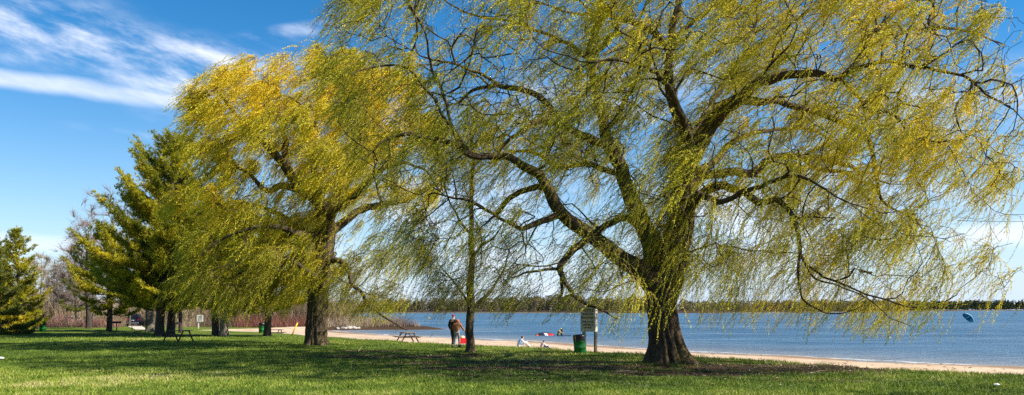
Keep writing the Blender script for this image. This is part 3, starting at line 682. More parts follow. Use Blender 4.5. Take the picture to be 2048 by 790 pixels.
def tint2(p, si):
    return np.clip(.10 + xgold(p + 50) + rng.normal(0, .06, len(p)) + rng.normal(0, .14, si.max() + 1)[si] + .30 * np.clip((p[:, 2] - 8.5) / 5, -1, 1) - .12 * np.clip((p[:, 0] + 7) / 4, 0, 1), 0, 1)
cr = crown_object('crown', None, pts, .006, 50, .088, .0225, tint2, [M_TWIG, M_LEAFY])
rebase(root, tr, br, cr)

# ------------------------------------------------------------------ slender young willow
t3 = Tree()
t3.limb(traced([(938, 714, 0, 22), (940, 695, 0, 17), (942, 660, 0, 15.5), (942, 622, 0, 14.5), (943, 580, 0, 12), (945, 520, 0, 10), (943, 440, 0, 8), (941, 360, 0, 7), (944, 280, 0, 5), (946, 215, 0, 3)], YS), .15)
for l in [[(943, 626, 0, 9), (960, 606, .3, 7), (978, 588, .6, 6), (992, 565, .9, 4), (1008, 535, 1.1, 3), (1020, 500, 1.2, 2)],
          [(941, 628, 0, 5), (933, 600, -.3, 4), (922, 578, -.6, 3), (900, 555, -.9, 3), (885, 540, -1, 2)],
          [(944, 520, 0, 5), (965, 490, -.6, 4), (990, 470, -1, 3), (1010, 440, -1.3, 2)],
          [(943, 470, 0, 5), (920, 440, .6, 4), (900, 400, 1, 3), (885, 350, 1.2, 2)]]:
    t3.limb(traced(l, YS), .1)
P3 = [(945, 210), (1000, 280), (1030, 380), (1050, 470), (1040, 560), (1000, 600), (950, 590), (900, 600), (850, 590), (850, 480), (870, 380), (900, 280)]
t3.grow(sample_crown(P3, YS, 420, 2.2), arch=.12, start_z=2.2); t3.radii(.005, 2.3, .08)
root = empty('willow_tree', (smx, YS, gz(smx, YS)))
tag(root, 'slender young willow with a thin straight trunk between the walkers and the seated people', 'tree', 'weeping willows on the lawn')
tr = trunk_object(t3, None, M_BARKW2, 32, 'trunk', lambda ln, th: 1 + np.exp(-ln / .25) * (.25 + .25 * np.cos(th * 4)), 9)
br = branches_object(t3, None, M_BARKW2, 'branch')
p0, d0 = origins(t3, 1200, .03, 2.4)
pts = strands(p0, norm(d0 * .8 + rng.normal(0, .4, d0.shape)), rng.uniform(.5, 1.4, len(p0)), .7, 7)
cr = crown_object('crown', None, pts, .005, 34, .07, .018, lambda p, si: np.clip(xgold(p) + rng.normal(0, .15, len(p)), 0, 1), [M_TWIG, M_LEAFS])
rebase(root, tr, br, cr)

# ------------------------------------------------------------------ dark tree beside the frame, its twigs reach in top right
t4 = Tree(); TX, TY = 16.6, 15.5; z0 = gz(TX, TY)
t4.limb([[TX, TY, z0 - .1, .3], [TX, TY, 2, .24], [TX + .1, TY, 5, .18], [TX, TY, 8, .1], [TX, TY, 11, .03]], .2)
n = 520; a = rng.uniform(0, 2 * math.pi, n); zz = rng.uniform(3.4, 10.5, n); rr = (11.5 - zz) / 8 * 5.2 * np.sqrt(rng.uniform(.15, 1, n))
rr = np.minimum(rr, 6.3)
tg = np.column_stack([TX + rr * np.cos(a), TY + rr * np.sin(a), zz - rr * .08])
keep = tg[:, 0] / tg[:, 1] > .625; tg = tg[keep]
t4.grow(tg, arch=.05, start_z=2.5); t4.radii(.006, 2.3, .1)
root = empty('larch_tree', (TX, TY, z0)); tag(root, 'dark fine-twigged tree at the right frame edge, only its hanging twig tips in view', 'tree')
tr = trunk_object(t4, None, M_BARKP, 24, 'trunk', None, 3); br = branches_object(t4, None, M_BARKP, 'branch')
p0, d0 = origins(t4, 2300, .03, 2.4)
pts = strands(p0, norm(d0 + rng.normal(0, .35, d0.shape)), rng.uniform(.3, .8, len(p0)), .25, 6)
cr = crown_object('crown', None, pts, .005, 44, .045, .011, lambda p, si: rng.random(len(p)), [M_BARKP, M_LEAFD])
rebase(root, tr, br, cr)

# ------------------------------------------------------------------ pines
def pine(x, y, Y, h, rad, seed, label, base=.16, trunk_w=.5, mat=M_NEEDLE, ntuft=1.0, lean=0, shape='broad', group='pines by the parking road', bark=M_BARKP, trunk_px=None, name='pine_tree', bare=0, tb=.55):
    rs = np.random.default_rng(seed); X0 = (x - 1024) / FPX * Y; z0 = gz(X0, Y)
    root = empty(name, (X0, Y, z0)); tag(root, label, 'tree', group)
    VV, FF, UV, off = [], [], [], 0
    ts = np.linspace(0, 1, 14); C = np.column_stack([lean * ts ** 1.5 + .12 * np.sin(ts * 5 + seed), .1 * np.sin(ts * 4 + seed * 2), ts * h - .12, trunk_w / 2 * (1 - ts) ** .75 + .02])
    C[:, :2] -= C[0, :2]
    v, f, uv = limb_tube(catmull(C, .25), 20, .18, seed, lambda ln, th: 1 + np.exp(-ln / .35) * (.22 + .2 * np.cos(th * 4 + seed)))
    VV.append(v); FF.append(f); UV.append(uv); off = len(v)
    TP, TD = [], []; bv, bf, bu, boff = [], [], [], 0
    z = h * base; lv = 0
    while z < h * .985:
        t = max(0.0, (z / h - base) / (1 - base))
        if shape == 'broad': prof = 1.12 * rad * (min(1, .7 + t * 2.4)) * (1 - t) ** .58 * (1 + .26 * math.sin(lv * 2.3 + seed))
        elif shape == 'open': prof = rad * (.75 + .25 * math.sin(lv * 1.9 + seed)) * (1 - t) ** .5
        else: prof = rad * (1 - t) ** .9
        nb = rs.integers(3, 6); a0 = rs.uniform(0, 6.28)
        cx = np.interp(z, C[:, 2], C[:, 0]); cy = np.interp(z, C[:, 2], C[:, 1])
        for q in range(nb):
            a = a0 + q * 6.283 / nb + rs.normal(0, .25); L_ = prof * rs.choice([.55, .8, 1, 1.05, 1.15]) * rs.uniform(.85, 1.1)
            if L_ < .25: L_ = .25
            elev = (.06 + .85 * t ** 1.5) + rs.normal(0, .14) - (.10 if shape == 'cone' else 0)
            dh = np.array([math.cos(a), math.sin(a), 0])
            u = np.linspace(0, 1, 7)[:, None]
            bp_ = np.array([cx, cy, z]) + dh * L_ * u * math.cos(elev) + np.array([0, 0, 1]) * L_ * (math.sin(elev) * u - .12 * np.sin(u * math.pi) * (1 - t) + .20 * u ** 3)
            side = np.array([-dh[1], dh[0], 0]); bp_ = bp_ + side * L_ * .08 * rs.normal() * np.sin(u * 2)
            r0 = min(.012 * L_ + .012, .09)
            v, f, uv = limb_tube(np.column_stack([bp_, r0 * (1 - u[:, 0]) + .006]), 5, 0, 0)
            bv.append(v); bf.append(f + boff); bu.append(uv); boff += len(v)
            if bare and rs.random() < bare: continue
            m = int(max(6, L_ * 12))
            for s_ in np.sort(rs.uniform(.28 if L_ > 1 else .05, 1, m)):
                sl = (.22 + .34 * (1 - s_) * L_) * rs.uniform(.5, 1.1); sg = rs.choice([-1, 1])
                p = bp_[min(int(s_ * 6), 5)] * (1 - (s_ * 6 - int(s_ * 6))) + bp_[min(int(s_ * 6) + 1, 6)] * (s_ * 6 - int(s_ * 6))
                d = norm(dh * rs.uniform(.5, 1.0) + side * sg * rs.uniform(.4, 1.1) + np.array([0, 0, .12 + .25 * rs.random()]))
                nt_ = max(2, int(sl * 10 * ntuft))
                for w_ in range(nt_):
                    g = (w_ + .6) / nt_; TP.append(p + d * sl * g + rs.normal(0, .09, 3) * [1, 1, .8] + [0, 0, .10 * g]); TD.append(norm(d * .7 + np.array([0, 0, .65]) + rs.normal(0, .35, 3)))
                if sl > .4:
                    v, f, uv = limb_tube(np.array([[*p, .008], [*(p + d * sl * .5), .006], [*(p + d * sl), .004]]), 3, 0, 0)
                    bv.append(v); bf.append(f + boff); bu.append(uv); boff += len(v)
        z += tb * rs.uniform(.75, 1.2) * (1 - .45 * t); lv += 1
    tr = mesh_np('trunk', np.vstack(VV), np.vstack(FF), bark, root, smooth=True, uv=np.vstack(UV))
    bo = mesh_np('branch', np.vstack(bv), np.vstack(bf), bark, root, smooth=True, uv=np.vstack(bu)); bo['kind'] = 'stuff'
    TP = np.array(TP); TD = np.array(TD); nn = 9; n = len(TP) * nn
    p = np.repeat(TP, nn, 0) + rs.normal(0, .02, (n, 3)); d = norm(np.repeat(TD, nn, 0) + rs.normal(0, .55, (n, 3)))
    ln_ = rs.uniform(.13, .25, n)[:, None]; wv = norm(np.cross(d, rs.normal(size=(n, 3)))) * rs.uniform(.022, .042, n)[:, None]
    V = np.stack([p - wv * .5, p + wv * .5, p + d * ln_ + wv * .2, p + d * ln_ - wv * .2], 1).reshape(-1, 3)
    ti = np.clip(np.repeat(.58 + (fbm(TP * .8 + seed, 2, 8) - .5) * 1.3 + rs.normal(0, .1, len(TP)), nn), 0, 1)
    mesh_np('crown', V, np.arange(n * 4).reshape(-1, 4), mat, root, tint=ti)
    return root
pine(320, 672, 63, 15.4, 6.0, 11, 'tallest pine with a broad layered crown, its dark trunk left of the near picnic table', .14, .62, lean=1.1)
pine(340, 672, 66, 13.4, 5.0, 12, 'pine with a dark trunk right behind the tallest pine and the picnic table', .2, .55, lean=.7)
pine(218, 662, 78, 10.0, 3.5, 13, 'wide low pine with a forked trunk beside the left charcoal grill', .17, .5, shape='broad', ntuft=1.0)
pine(178, 656, 88, 10.6, 3.6, 14, 'thin-crowned pine with brown bare twigs, furthest left of the trunks by the red bushes', .22, .55, M_NEEDLED, .55, shape='open', bare=.5)
pine(301, 661, 76, 9.5, 3.6, 15, 'pine with a pale ragged trunk just right of the dark car', .26, .8, bark=M_BARKG)
pine(431, 672, 62, 10.5, 3.8, 16, 'pine with a dark trunk, left one of the close pair behind the golden willow', .24, .5)
pine(448, 673, 61.5, 9.6, 3.4, 17, 'pine with a pale grey trunk, right one of the close pair behind the golden willow', .27, .55, bark=M_BARKG)
pine(534, 672, 62.5, 9.0, 3.8, 18, 'pine with a dark trunk in front of the small green barrel by the sand', .24, .52)
pine(36, 662, 74, 9.4, 2.5, 19, 'ragged green pine at the left edge of the lawn behind the dark spruce', .03, .4, tb=.5)
pine(-14, 664, 66, 9.0, 3.2, 20, 'dark dense spruce cut by the left edge of the frame', .02, .4, M_NEEDLED, 1.2, shape='cone', tb=.42, name='spruce_tree')
pine(-6, 664, 72, 4.2, 3.2, 21, 'low bushy pine sweeping the ground at the left frame edge', .03, .25, ntuft=1.1, tb=.4)
pine(362, 668, 72, 9.0, 2.8, 22, 'slim pine with a thin greenish trunk behind the right charcoal grill', .26, .3)

# ------------------------------------------------------------------ bare deciduous trees
def bare_tree(x, Y, h, rad, seed, label, w=.35, n=260, zc=.62, twigs=1600, mat=M_TWIGG, group='bare trees behind the parking road'):
    global rng
    X0 = (x - 1024) / FPX * Y; z0 = gz(X0, Y); t = Tree(); sv = rng; rng = np.random.default_rng(seed)
    t.limb([[X0, Y, z0 - .1, w / 2], [X0 + .1, Y, z0 + h * .2, w * .42], [X0 - .1, Y + .1, z0 + h * .45, w * .3], [X0 + .1, Y, z0 + h * .7, w * .15], [X0, Y, z0 + h * .92, .02]], .1)
    q = norm(rng.normal(size=(n, 3))) * rng.uniform(.3, 1, n)[:, None] ** .5
    tg = np.array([X0, Y, z0 + h * zc]) + q * [rad, rad, h * (1 - zc)]
    t.grow(tg, arch=.22, start_z=z0 + h * .2, plw=.1); t.radii(.009, 2.3, .1)
    root = empty('bare_tree', (X0, Y, z0)); tag(root, label, 'tree', group)
    tr = trunk_object(t, None, M_BARKG, 14, 'trunk', None, seed); br = branches_object(t, None, M_TWIGG, 'branch')
    p0, d0 = origins(t, twigs, .04, z0 + h * .2)
    dd = norm(d0 + rng.normal(0, .45, d0.shape) + [0, 0, .5]); L_ = rng.uniform(.4, 1.1, len(p0))
    P = p0[:, None] + dd[:, None] * (np.linspace(0, 1, 4)[None, :, None] * L_[:, None, None]) + rng.normal(0, .03, (len(p0), 4, 3)) * np.linspace(0, 1, 4)[None, :, None]
    v, f = twig_mesh(P, .012, .006); cr = mesh_np('crown', v, f, mat, None)
    rebase(root, tr, br, cr); rng = sv
M_TWR = plain('reddish_twig', (.24, .15, .115), .8, .2, 3)
M_TWY = plain('tan_twig', (.25, .19, .115), .8, .2, 3)
for x, Y, h, rad, sd_, lab, w, n_, tw, m_ in [
    (222, 96, 17.2, 5.0, 31, 'tallest leafless tree, its bare pinkish crown rising left of the pines', .4, 520, 5200, M_TWR),
    (186, 104, 14.0, 4.6, 32, 'leafless tree with fine twigs left of the tallest bare crown', .35, 400, 4600, M_TWR),
    (150, 110, 10.0, 3.6, 33, 'leafless grey-brown tree behind the thin-crowned pine',   .3, 320, 4600, M_TWIGG),
    (108, 118, 10.6, 5.2, 34, 'round leafless tree above the red bushes', .35, 360, 5200, M_TWY),
    (82, 128, 11.4, 5.2, 35, 'pale leafless tree just right of the ragged left pine', .35, 360, 5200, M_TWY),
    (132, 126, 8.0, 4.0, 36, 'low tan leafless tree between the red bushes and the pines', .3, 260, 4200, M_TWY),
    (258, 108, 11.0, 4.0, 37, 'leafless tree behind the dark car', .3, 220, 1500, M_TWIGG),
    (385, 112, 8.5, 4.2, 38, 'leafless tree behind the white notice', .3, 220, 1500, M_TWIGG),
    (480, 112, 8.0, 4.2, 39, 'leafless tree behind the pair of pine trunks', .3, 220, 1500, M_TWIGG),
    (560, 116, 7.6, 4.2, 40, 'leafless tree behind the dark red shrubs', .3, 220, 1500, M_TWIGG),
    (610, 120, 7.4, 4.0, 41, 'leafless tree hidden behind the golden willow trunk', .3, 220, 1400, M_TWIGG),
    (690, 122, 6.4, 3.6, 42, 'small leafless tree at the foot of the reed spit', .25, 180, 1300, M_TWY)]:
    bare_tree(x, Y, h, rad, sd_, lab, w, n_, .58, tw, m_)

# ------------------------------------------------------------------ thickets, reeds
M_BRUSH = leafmat('brush_stem', [(0, (.07, .048, .034)), (.3, (.16, .11, .075)), (.6, (.27, .195, .125)), (1, (.42, .33, .22))], .1, .9)
M_RED = leafmat('red_stem', [(0, (.12, .035, .03)), (.4, (.25, .10, .08)), (.75, (.34, .19, .14)), (1, (.42, .30, .22))], .1, .8)
M_REED = leafmat('dry_reed', [(0, (.13, .085, .07)), (.4, (.27, .19, .15)), (.7, (.38, .29, .21)), (1, (.46, .38, .28))], .15, .9)
def stems(name, P, h, mat, spread=.3, w=.03, label=None, cat='bushes', tint=None, parts=3):
    n = len(P); z = ground_z(P) - .05; base = np.column_stack([P, z]); h = h * rng.uniform(.5, 1.15, n)
    d = norm(np.column_stack([rng.normal(0, spread, n), rng.normal(0, spread, n), np.ones(n)]))
    bend = rng.normal(0, .18, (n, 3)); bend[:, 2] = -np.abs(bend[:, 2]); side = norm(np.column_stack([rng.normal(size=(n, 2)), np.zeros(n)])) * (w * rng.uniform(.5, 1.2, n))[:, None]
    V = []; us = np.linspace(0, 1, parts + 1)
    for u in us:
        c = base + d * (h * u)[:, None] + bend * (h * u * u)[:, None]; V += [c - side * (1 - .85 * u), c + side * (1 - .85 * u)]
    V = np.stack(V, 1).reshape(-1, 3); F = []
    b = np.arange(n) * 2 * (parts + 1)
    for i in range(parts): F.append(np.column_stack([b + 2 * i, b + 2 * i + 1, b + 2 * i + 3, b + 2 * i + 2]))
    ti = np.clip(.5 + (fbm(base * .35, 2, 15) - .5) * 1.3 + rng.normal(0, .16, n), 0, 1) if tint is None else tint
    o = mesh_np(name, V, np.vstack(F), mat, tint=np.tile(ti, parts))
    return tag(o, label, cat, kind='stuff')
def scatter(n, x0, x1, Y0, Y1):
    """between two bearings (photo px at their distance) and two distances"""
    Y = rng.uniform(Y0, Y1, n); x = rng.uniform(x0, x1, n); return np.column_stack([(x - 1024) / FPX * Y, Y])
def onland(P): return P[sdist(P, WP) < -.3]
# tall brown brush as a backdrop of the whole left side
P = np.vstack([scatter(30000, -150, 700, 116, 150), scatter(9000, 300, 700, 104, 120)]); P = onland(P)
hh = 3.9 + 3.0 * fbm(np.column_stack([P * .12, np.zeros(len(P))]), 2, 4)
stems('brush_thicket', P, hh, M_BRUSH, .28, .035, 'tall tangled brown leafless brush closing the park behind the road', 'brush')
P = np.vstack([scatter(8000, 60, 235, 97, 103), scatter(4000, 62, 140, 103, 112)]); bear = P[:, 0] / P[:, 1] * FPX + 1024
stems('red_twig_thicket', P, np.where(bear > 140, .8, 1.35) + .7 * fbm(np.column_stack([P * .2, np.zeros(len(P))]), 2, 4), M_RED, .3, .018, 'low reddish-pink leafless bushes behind the left green barrel', 'bushes')
P = scatter(4500, 470, 700, 97, 105); P = P[sdist(P, GP) < -.6]
stems('red_twig_thicket', P, 1.5 + .9 * fbm(np.column_stack([P * .2, np.zeros(len(P))]), 2, 4), M_RED, .25, .018, 'dark red leafless bushes along the sand behind the leaning yellow post', 'bushes', tint=np.clip(rng.normal(.25, .2, len(P)), 0, 1))
P = scatter(5000, 235, 480, 101, 110); P = P[(P[:, 0] < -57) | (P[:, 0] > -52) | True]
P = P[~((P[:, 0] / P[:, 1] > (250 - 1024) / FPX) & (P[:, 0] / P[:, 1] < (302 - 1024) / FPX))]
stems('dry_weed_thicket', P, 1.4, M_BRUSH, .25, .02, 'dry tan and brown weeds between the charcoal grills and the white notice', 'bushes')
P = scatter(16000, 640, 842, 102, 118); k = sdist(P, WP) < .25; P = P[k]
stems('reed_bed', P, 1.55 * np.clip((-6 - P[:, 0]) / 9, .35, 1) , M_REED, .12, .018, 'dry pinkish-brown reeds on the spit reaching into the lake', 'reeds')

# ------------------------------------------------------------------ far shore woods
M_FARB = leafmat('far_brown_wood', [(0, (.07, .058, .045)), (.4, (.13, .105, .075)), (.7, (.18, .15, .085)), (1, (.24, .21, .09))], .1, .9)
M_FARD = leafmat('far_evergreen', [(0, (.015, .025, .012)), (.5, (.03, .045, .018)), (1, (.06, .075, .025))], .05, .9)
def woods(name, line, depth, n, h, mat, label, per=150, cone=.3, q=.55):
    line = np.array(line, float); seg = np.linalg.norm(np.diff(line, axis=0), axis=1); cum = np.concatenate([[0], np.cumsum(seg)])
    VV = []; TT = []
    d = cum[-1] * rng.random(n); bx = np.interp(d, cum, line[:, 0]); by = np.interp(d, cum, line[:, 1]) + rng.uniform(4, depth, n)
    hs = np.interp(d, cum, h) * rng.uniform(.62, 1.12, n) * (.8 + .4 * fbm(np.column_stack([bx * .03, by * .01, bx * 0]), 2, 5))
    z0 = ground_z(np.column_stack([bx, by]))
    for i in range(n):
        H = hs[i]; w = H * rng.uniform(.25, .42); m = per
        v = norm(rng.normal(size=(m, 3))) * rng.uniform(.5, 1, m)[:, None] ** .5
        isc = rng.random() < cone
        c = np.array([bx[i], by[i], z0[i] + H * .54]) + v * [w, w, H * .46]
        if isc: t = (v[:, 2] + 1) / 2; c[:, :2] = np.array([bx[i], by[i]]) + v[:, :2] * w * 1.1 * (1.05 - t)[:, None]
        a = norm(rng.normal(size=(m, 3))) * (q * H / 10 * rng.uniform(.6, 1.4, m))[:, None]; b2 = np.cross(a, norm(rng.normal(size=(m, 3))))
        VV.append(np.stack([c - a, c - b2 * .6, c + a, c + b2 * .6], 1).reshape(-1, 3)); TT.append(np.clip(rng.normal(rng.uniform(.15, .85), .14, m), 0, 1))
    V = np.vstack(VV); return tag(mesh_np(name, V, np.arange(len(V)).reshape(-1, 4), mat, tint=np.concatenate(TT)), label, 'woods', kind='stuff')
woods('far_wood', [(-190, 556), (-60, 566), (60, 574), (110, 588)], 40, 420, [7.5, 10, 13, 10], M_FARB, 'brown leafless woods along the far shore behind the seated people', 240, .1)
woods('far_wood', [(90, 584), (177, 606), (300, 705), (403, 836)], 50, 420, [8, 8.5, 10, 12], M_FARB, 'olive brown woods on the far shore behind the big willow trunk', 200, .3)
woods('far_wood', [(-190, 554), (-60, 564), (60, 572), (177, 603), (300, 703), (403, 833)], 25, 800, [5, 6, 6.5, 5.5, 6, 7], M_FARB, 'low brown scrub lining the water along the far shore', 90, .1)
woods('far_evergreen_wood', [(-190, 562), (0, 572), (177, 612), (300, 712)], 40, 110, [9, 9, 9, 10], M_FARD, 'scattered dark evergreens among the far shore woods', 220, .8)
woods('far_evergreen_wood', [(180, 620), (300, 712), (403, 842), (700, 1312), (1050, 1662), (1700, 1810)], 60, 1150, [6, 7.5, 10, 16, 20, 20], M_FARD, 'dark evergreen woods along the far right shore behind the blue kite', 130, .6, .6)
M_FSAND = plain('far_shore_stone', (.09, .085, .07), .9, .2, .05)
line = [(-150, 560), (0, 565), (177, 600), (300, 700), (403, 830), (700, 1301), (1050, 1651), (1900, 1830)]
V, F = [], []
for i, (x, y) in enumerate(line):
    for dy, z in ((-1.5, -.6), (1, -.25), (3 + y * .008, -.1 + y * .0006), (6 + y * .008, -.4)): V.append((x, y + dy, z))
for i in range(len(line) - 1):
    for k in range(3): a = i * 4 + k; F.append((a, a + 4, a + 5, a + 1))
tag(mesh_np('far_shore', V, np.array(F), M_FSAND), kind='structure')

# ------------------------------------------------------------------ grass blades
M_BLADE = leafmat('grass_blade', [(0, (.05, .095, .008)), (.35, (.125, .195, .018)), (.65, (.23, .29, .03)), (.88, (.36, .37, .07)), (1, (.48, .43, .18))], .12, .6)
n = 420000; u = rng.random(n); Y = 18.0 * (62 / 18.0) ** (u ** 1.15); X = rng.uniform(-1, 1, n) * (.66 * Y + 1.5); P = np.column_stack([X, Y])
k = (sdist(P, GP) + wob(P) < .12); dm = dirt_shade_at(P) + (fbm(np.column_stack([P * 2.2, X * 0]), 3, 7) - .5) * 1.1
k &= (dm < .5) | (rng.random(n) < .12)
for (tx, ty, r_) in ((wx, YW, .75), (t2x, YT2, .62), (smx, YS, .25)): k &= np.hypot(P[:, 0] - tx, P[:, 1] - ty) > r_
P = P[k]; n = len(P); z = ground_z(P) - .01
cl = fbm(np.column_stack([P * .9, np.zeros(n)]), 3, 21); big = fbm(np.column_stack([P * .16, np.zeros(n)]), 2, 23)
edge = np.clip(1 + (sdist(P, GP)) / 1.2, 0, 1)
tall = (fbm(np.column_stack([P * 2.6, np.zeros(n)]), 2, 25) > .66)
h = (.025 + .07 * cl + .05 * edge * rng.random(n) + .05 * tall) * rng.uniform(.6, 1.4, n); wd = .0045 + .00022 * P[:, 1]
lean = rng.normal(0, .5, (n, 2)); a = rng.uniform(0, 6.28, n); sx = np.column_stack([np.cos(a), np.sin(a), 0 * a]) * wd[:, None]
b0 = np.column_stack([P, z]); tip = b0 + np.column_stack([lean * h[:, None], h])
V = np.stack([b0 - sx, b0 + sx, tip], 1).reshape(-1, 3)
ti = np.clip(.37 + (cl - .5) * 1.1 + (big - .5) * 1.1 - .18 * tall + rng.normal(0, .17, n) + .12 * np.clip((-P[:, 0] - 3) / 8, 0, 1) * np.clip((30 - P[:, 1]) / 8, 0, 1), 0, 1)  # last term lightens the front-left blades, sunlight put into their tint
tag(mesh_np('grass', V, np.arange(3 * n).reshape(-1, 3), M_BLADE, tint=ti), 'short spring grass of the park lawn', 'grass', kind='stuff')
# fallen twigs and dead leaves under the willows
M_LITTER = leafmat('fallen_litter', [(0, (.05, .03, .02)), (.5, (.16, .11, .07)), (1, (.45, .37, .27))], .1, .9)
n = 26000; Y = rng.uniform(21, 44, n); X = rng.uniform(-.55, .62, n) * Y; P = np.column_stack([X, Y]); k = (rng.random(n) < np.clip(dirt_shade_at(P) * 2.2 + .06, 0, 1)) & (sdist(P, GP) < -.3); P = P[k]; n = len(P)
a = rng.uniform(0, 6.28, n); ln_ = np.where(rng.random(n) < .06, rng.uniform(.2, .6, n), rng.uniform(.03, .09, n)); wd = np.where(ln_ > .15, .006, ln_ * .28)
c = np.column_stack([P, ground_z(P) + .02]); d = np.column_stack([np.cos(a), np.sin(a), rng.normal(0, .25, n)]) * ln_[:, None] * .5; s = np.column_stack([-np.sin(a), np.cos(a), rng.normal(0, .5, n)]) * wd[:, None]
V = np.stack([c - d, c - s, c + d, c + s], 1).reshape(-1, 3)
tag(mesh_np('fallen_leaves', V, np.arange(4 * n).reshape(-1, 4), M_LITTER, tint=rng.random(n) ** 1.6), 'dead leaves and small twigs strewn under the willows', 'leaf litter', kind='stuff')
n = 5000; t = rng.random(n); Y = 24 * (90 / 24) ** t; X = rng.uniform(-.4, .7, n) * Y; P = np.column_stack([X, Y]); dg = sdist(P, GP); dw = sdist(P, WP)
k = (dg > .1) & (dw < -.1); line_ = np.exp(-((dw + 2.2 + 1.2 * np.sin(P[:, 0] * .4)) / .5) ** 2); k &= rng.random(n) < .18 + .8 * line_; P = P[k]; n = len(P)
a = rng.uniform(0, 6.28, n); ln_ = rng.uniform(.04, .2, n); c = np.column_stack([P, beach_z(P) + .02]); d = np.column_stack([np.cos(a), np.sin(a), 0 * a]) * ln_[:, None] * .5; q = np.column_stack([-np.sin(a), np.cos(a), 0 * a + .3]) * (ln_ * .25)[:, None]
V = np.stack([c - d, c - q, c + d, c + q], 1).reshape(-1, 3)
tag(mesh_np('beach_wrack', V, np.arange(4 * n).reshape(-1, 4), M_LITTER, tint=rng.random(n) * .6), 'dark driftwood bits and weed scattered on the sand', 'driftwood', kind='stuff')
#MORE
# ------------------------------------------------------------------ small builders
class MB:
    def __init__(s): s.bm = bmesh.new()
    def box(s, c, size, rot=None, bevel=0.0):
        r = bmesh.ops.create_cube(s.bm, size=1); vs = r['verts']
        bmesh.ops.scale(s.bm, vec=size, verts=vs)
        if bevel:
            es = list({e for v in vs for e in v.link_edges}); g = bmesh.ops.bevel(s.bm, geom=es, offset=bevel, segments=2, affect='EDGES', profile=.6); vs = list({v for f in g['faces'] for v in f.verts} | {v for v in vs if v.is_valid})
        if rot: bmesh.ops.rotate(s.bm, cent=(0, 0, 0), matrix=rot.to_matrix() if hasattr(rot, 'to_matrix') else rot, verts=vs)
        bmesh.ops.translate(s.bm, vec=c, verts=vs); return s
    def bar(s, a, b, w, h=None, up=(0, 0, 1)):
        a, b = Vector(a), Vector(b); d = b - a; q = d.to_track_quat('X', 'Z')
        return s.box((a + b) / 2, (d.length, w, h or w), q)
    def tube(s, pts, r, k=8, caps=True):
        pts = [Vector(p) for p in pts]; rs = r if isinstance(r, (list, tuple)) else [r] * len(pts); rings = []
        for i, p in enumerate(pts):
            d = (pts[min(i + 1, len(pts) - 1)] - pts[max(i - 1, 0)]).normalized(); q = d.to_track_quat('Z', 'Y')
            rings.append([s.bm.verts.new(p + q @ Vector((math.cos(t) * rs[i], math.sin(t) * rs[i], 0))) for t in [j * 2 * math.pi / k for j in range(k)]])
        for a, b in zip(rings, rings[1:]):
            for j in range(k): s.bm.faces.new((a[j], a[(j + 1) % k], b[(j + 1) % k], b[j]))
        if caps: s.bm.faces.new(rings[0][::-1]); s.bm.faces.new(rings[-1])
        return s
    def lathe(s, prof, k=24, c=(0, 0, 0)):
        rings = [[s.bm.verts.new((c[0] + r * math.cos(j * 2 * math.pi / k), c[1] + r * math.sin(j * 2 * math.pi / k), c[2] + z)) for j in range(k)] for r, z in prof]
        for a, b in zip(rings, rings[1:]):
            for j in range(k): s.bm.faces.new((a[j], a[(j + 1) % k], b[(j + 1) % k], b[j]))
        return s
    def ball(s, c, r, sc=(1, 1, 1), seg=14):
        v = bmesh.ops.create_uvsphere(s.bm, u_segments=seg, v_segments=seg // 2 + 2, radius=r)['verts']
        bmesh.ops.scale(s.bm, vec=sc, verts=v); bmesh.ops.translate(s.bm, vec=c, verts=v); return s
    def poly(s, pts): s.bm.faces.new([s.bm.verts.new(p) for p in pts]); return s
    def build(s, name, mat, parent=None, smooth=False, loc=None):
        bmesh.ops.recalc_face_normals(s.bm, faces=s.bm.faces)
        me = bpy.data.meshes.new(name); s.bm.to_mesh(me); s.bm.free(); me.materials.append(mat)
        for p in me.polygons: p.use_smooth = smooth
        o = bpy.data.objects.new(name, me); COL.objects.link(o)
        if parent: o.parent = parent
        if loc: o.location = loc
        return o
def copy_thing(root):
    r = root.copy(); COL.objects.link(r)
    for ch in root.children:
        c = ch.copy(); COL.objects.link(c); c.parent = r
        for g in ch.children: d = g.copy(); COL.objects.link(d); d.parent = c
    return r
def at(x, Y): return (x - 1024) / FPX * Y

M_GREEN = plain('green_paint', (.005, .13, .02), .45, .2, 5, bump=.1)
M_BLACKBAG = plain('black_plastic', (.012, .012, .014), .35, .2, 9, bump=.4)
M_WOODP = plain('weathered_wood', (.20, .16, .115), .85, .2, 8, bump=.3)
M_WOODD = plain('dark_stained_wood', (.06, .045, .035), .8, .2, 8, bump=.3)
M_STEEL = plain('galvanised_steel', (.24, .25, .26), .5, .15, 9, .6)
M_BLACKM = plain('black_iron', (.02, .018, .017), .7, .3, 9)
M_SIGN = plain('cream_board', (.50, .49, .38), .7, .08, 3)
M_WHITE = plain('white_board', (.72, .71, .68), .6, .06, 3)
M_MAROON = plain('brown_red_lettering', (.17, .055, .03), .7, .15, 8)
M_YELLOW = plain('yellow_plastic', (.72, .43, .01), .45, .08, 6)
M_STONE = plain('grey_stone', (.34, .31, .27), .9, .25, 5, bump=.4)

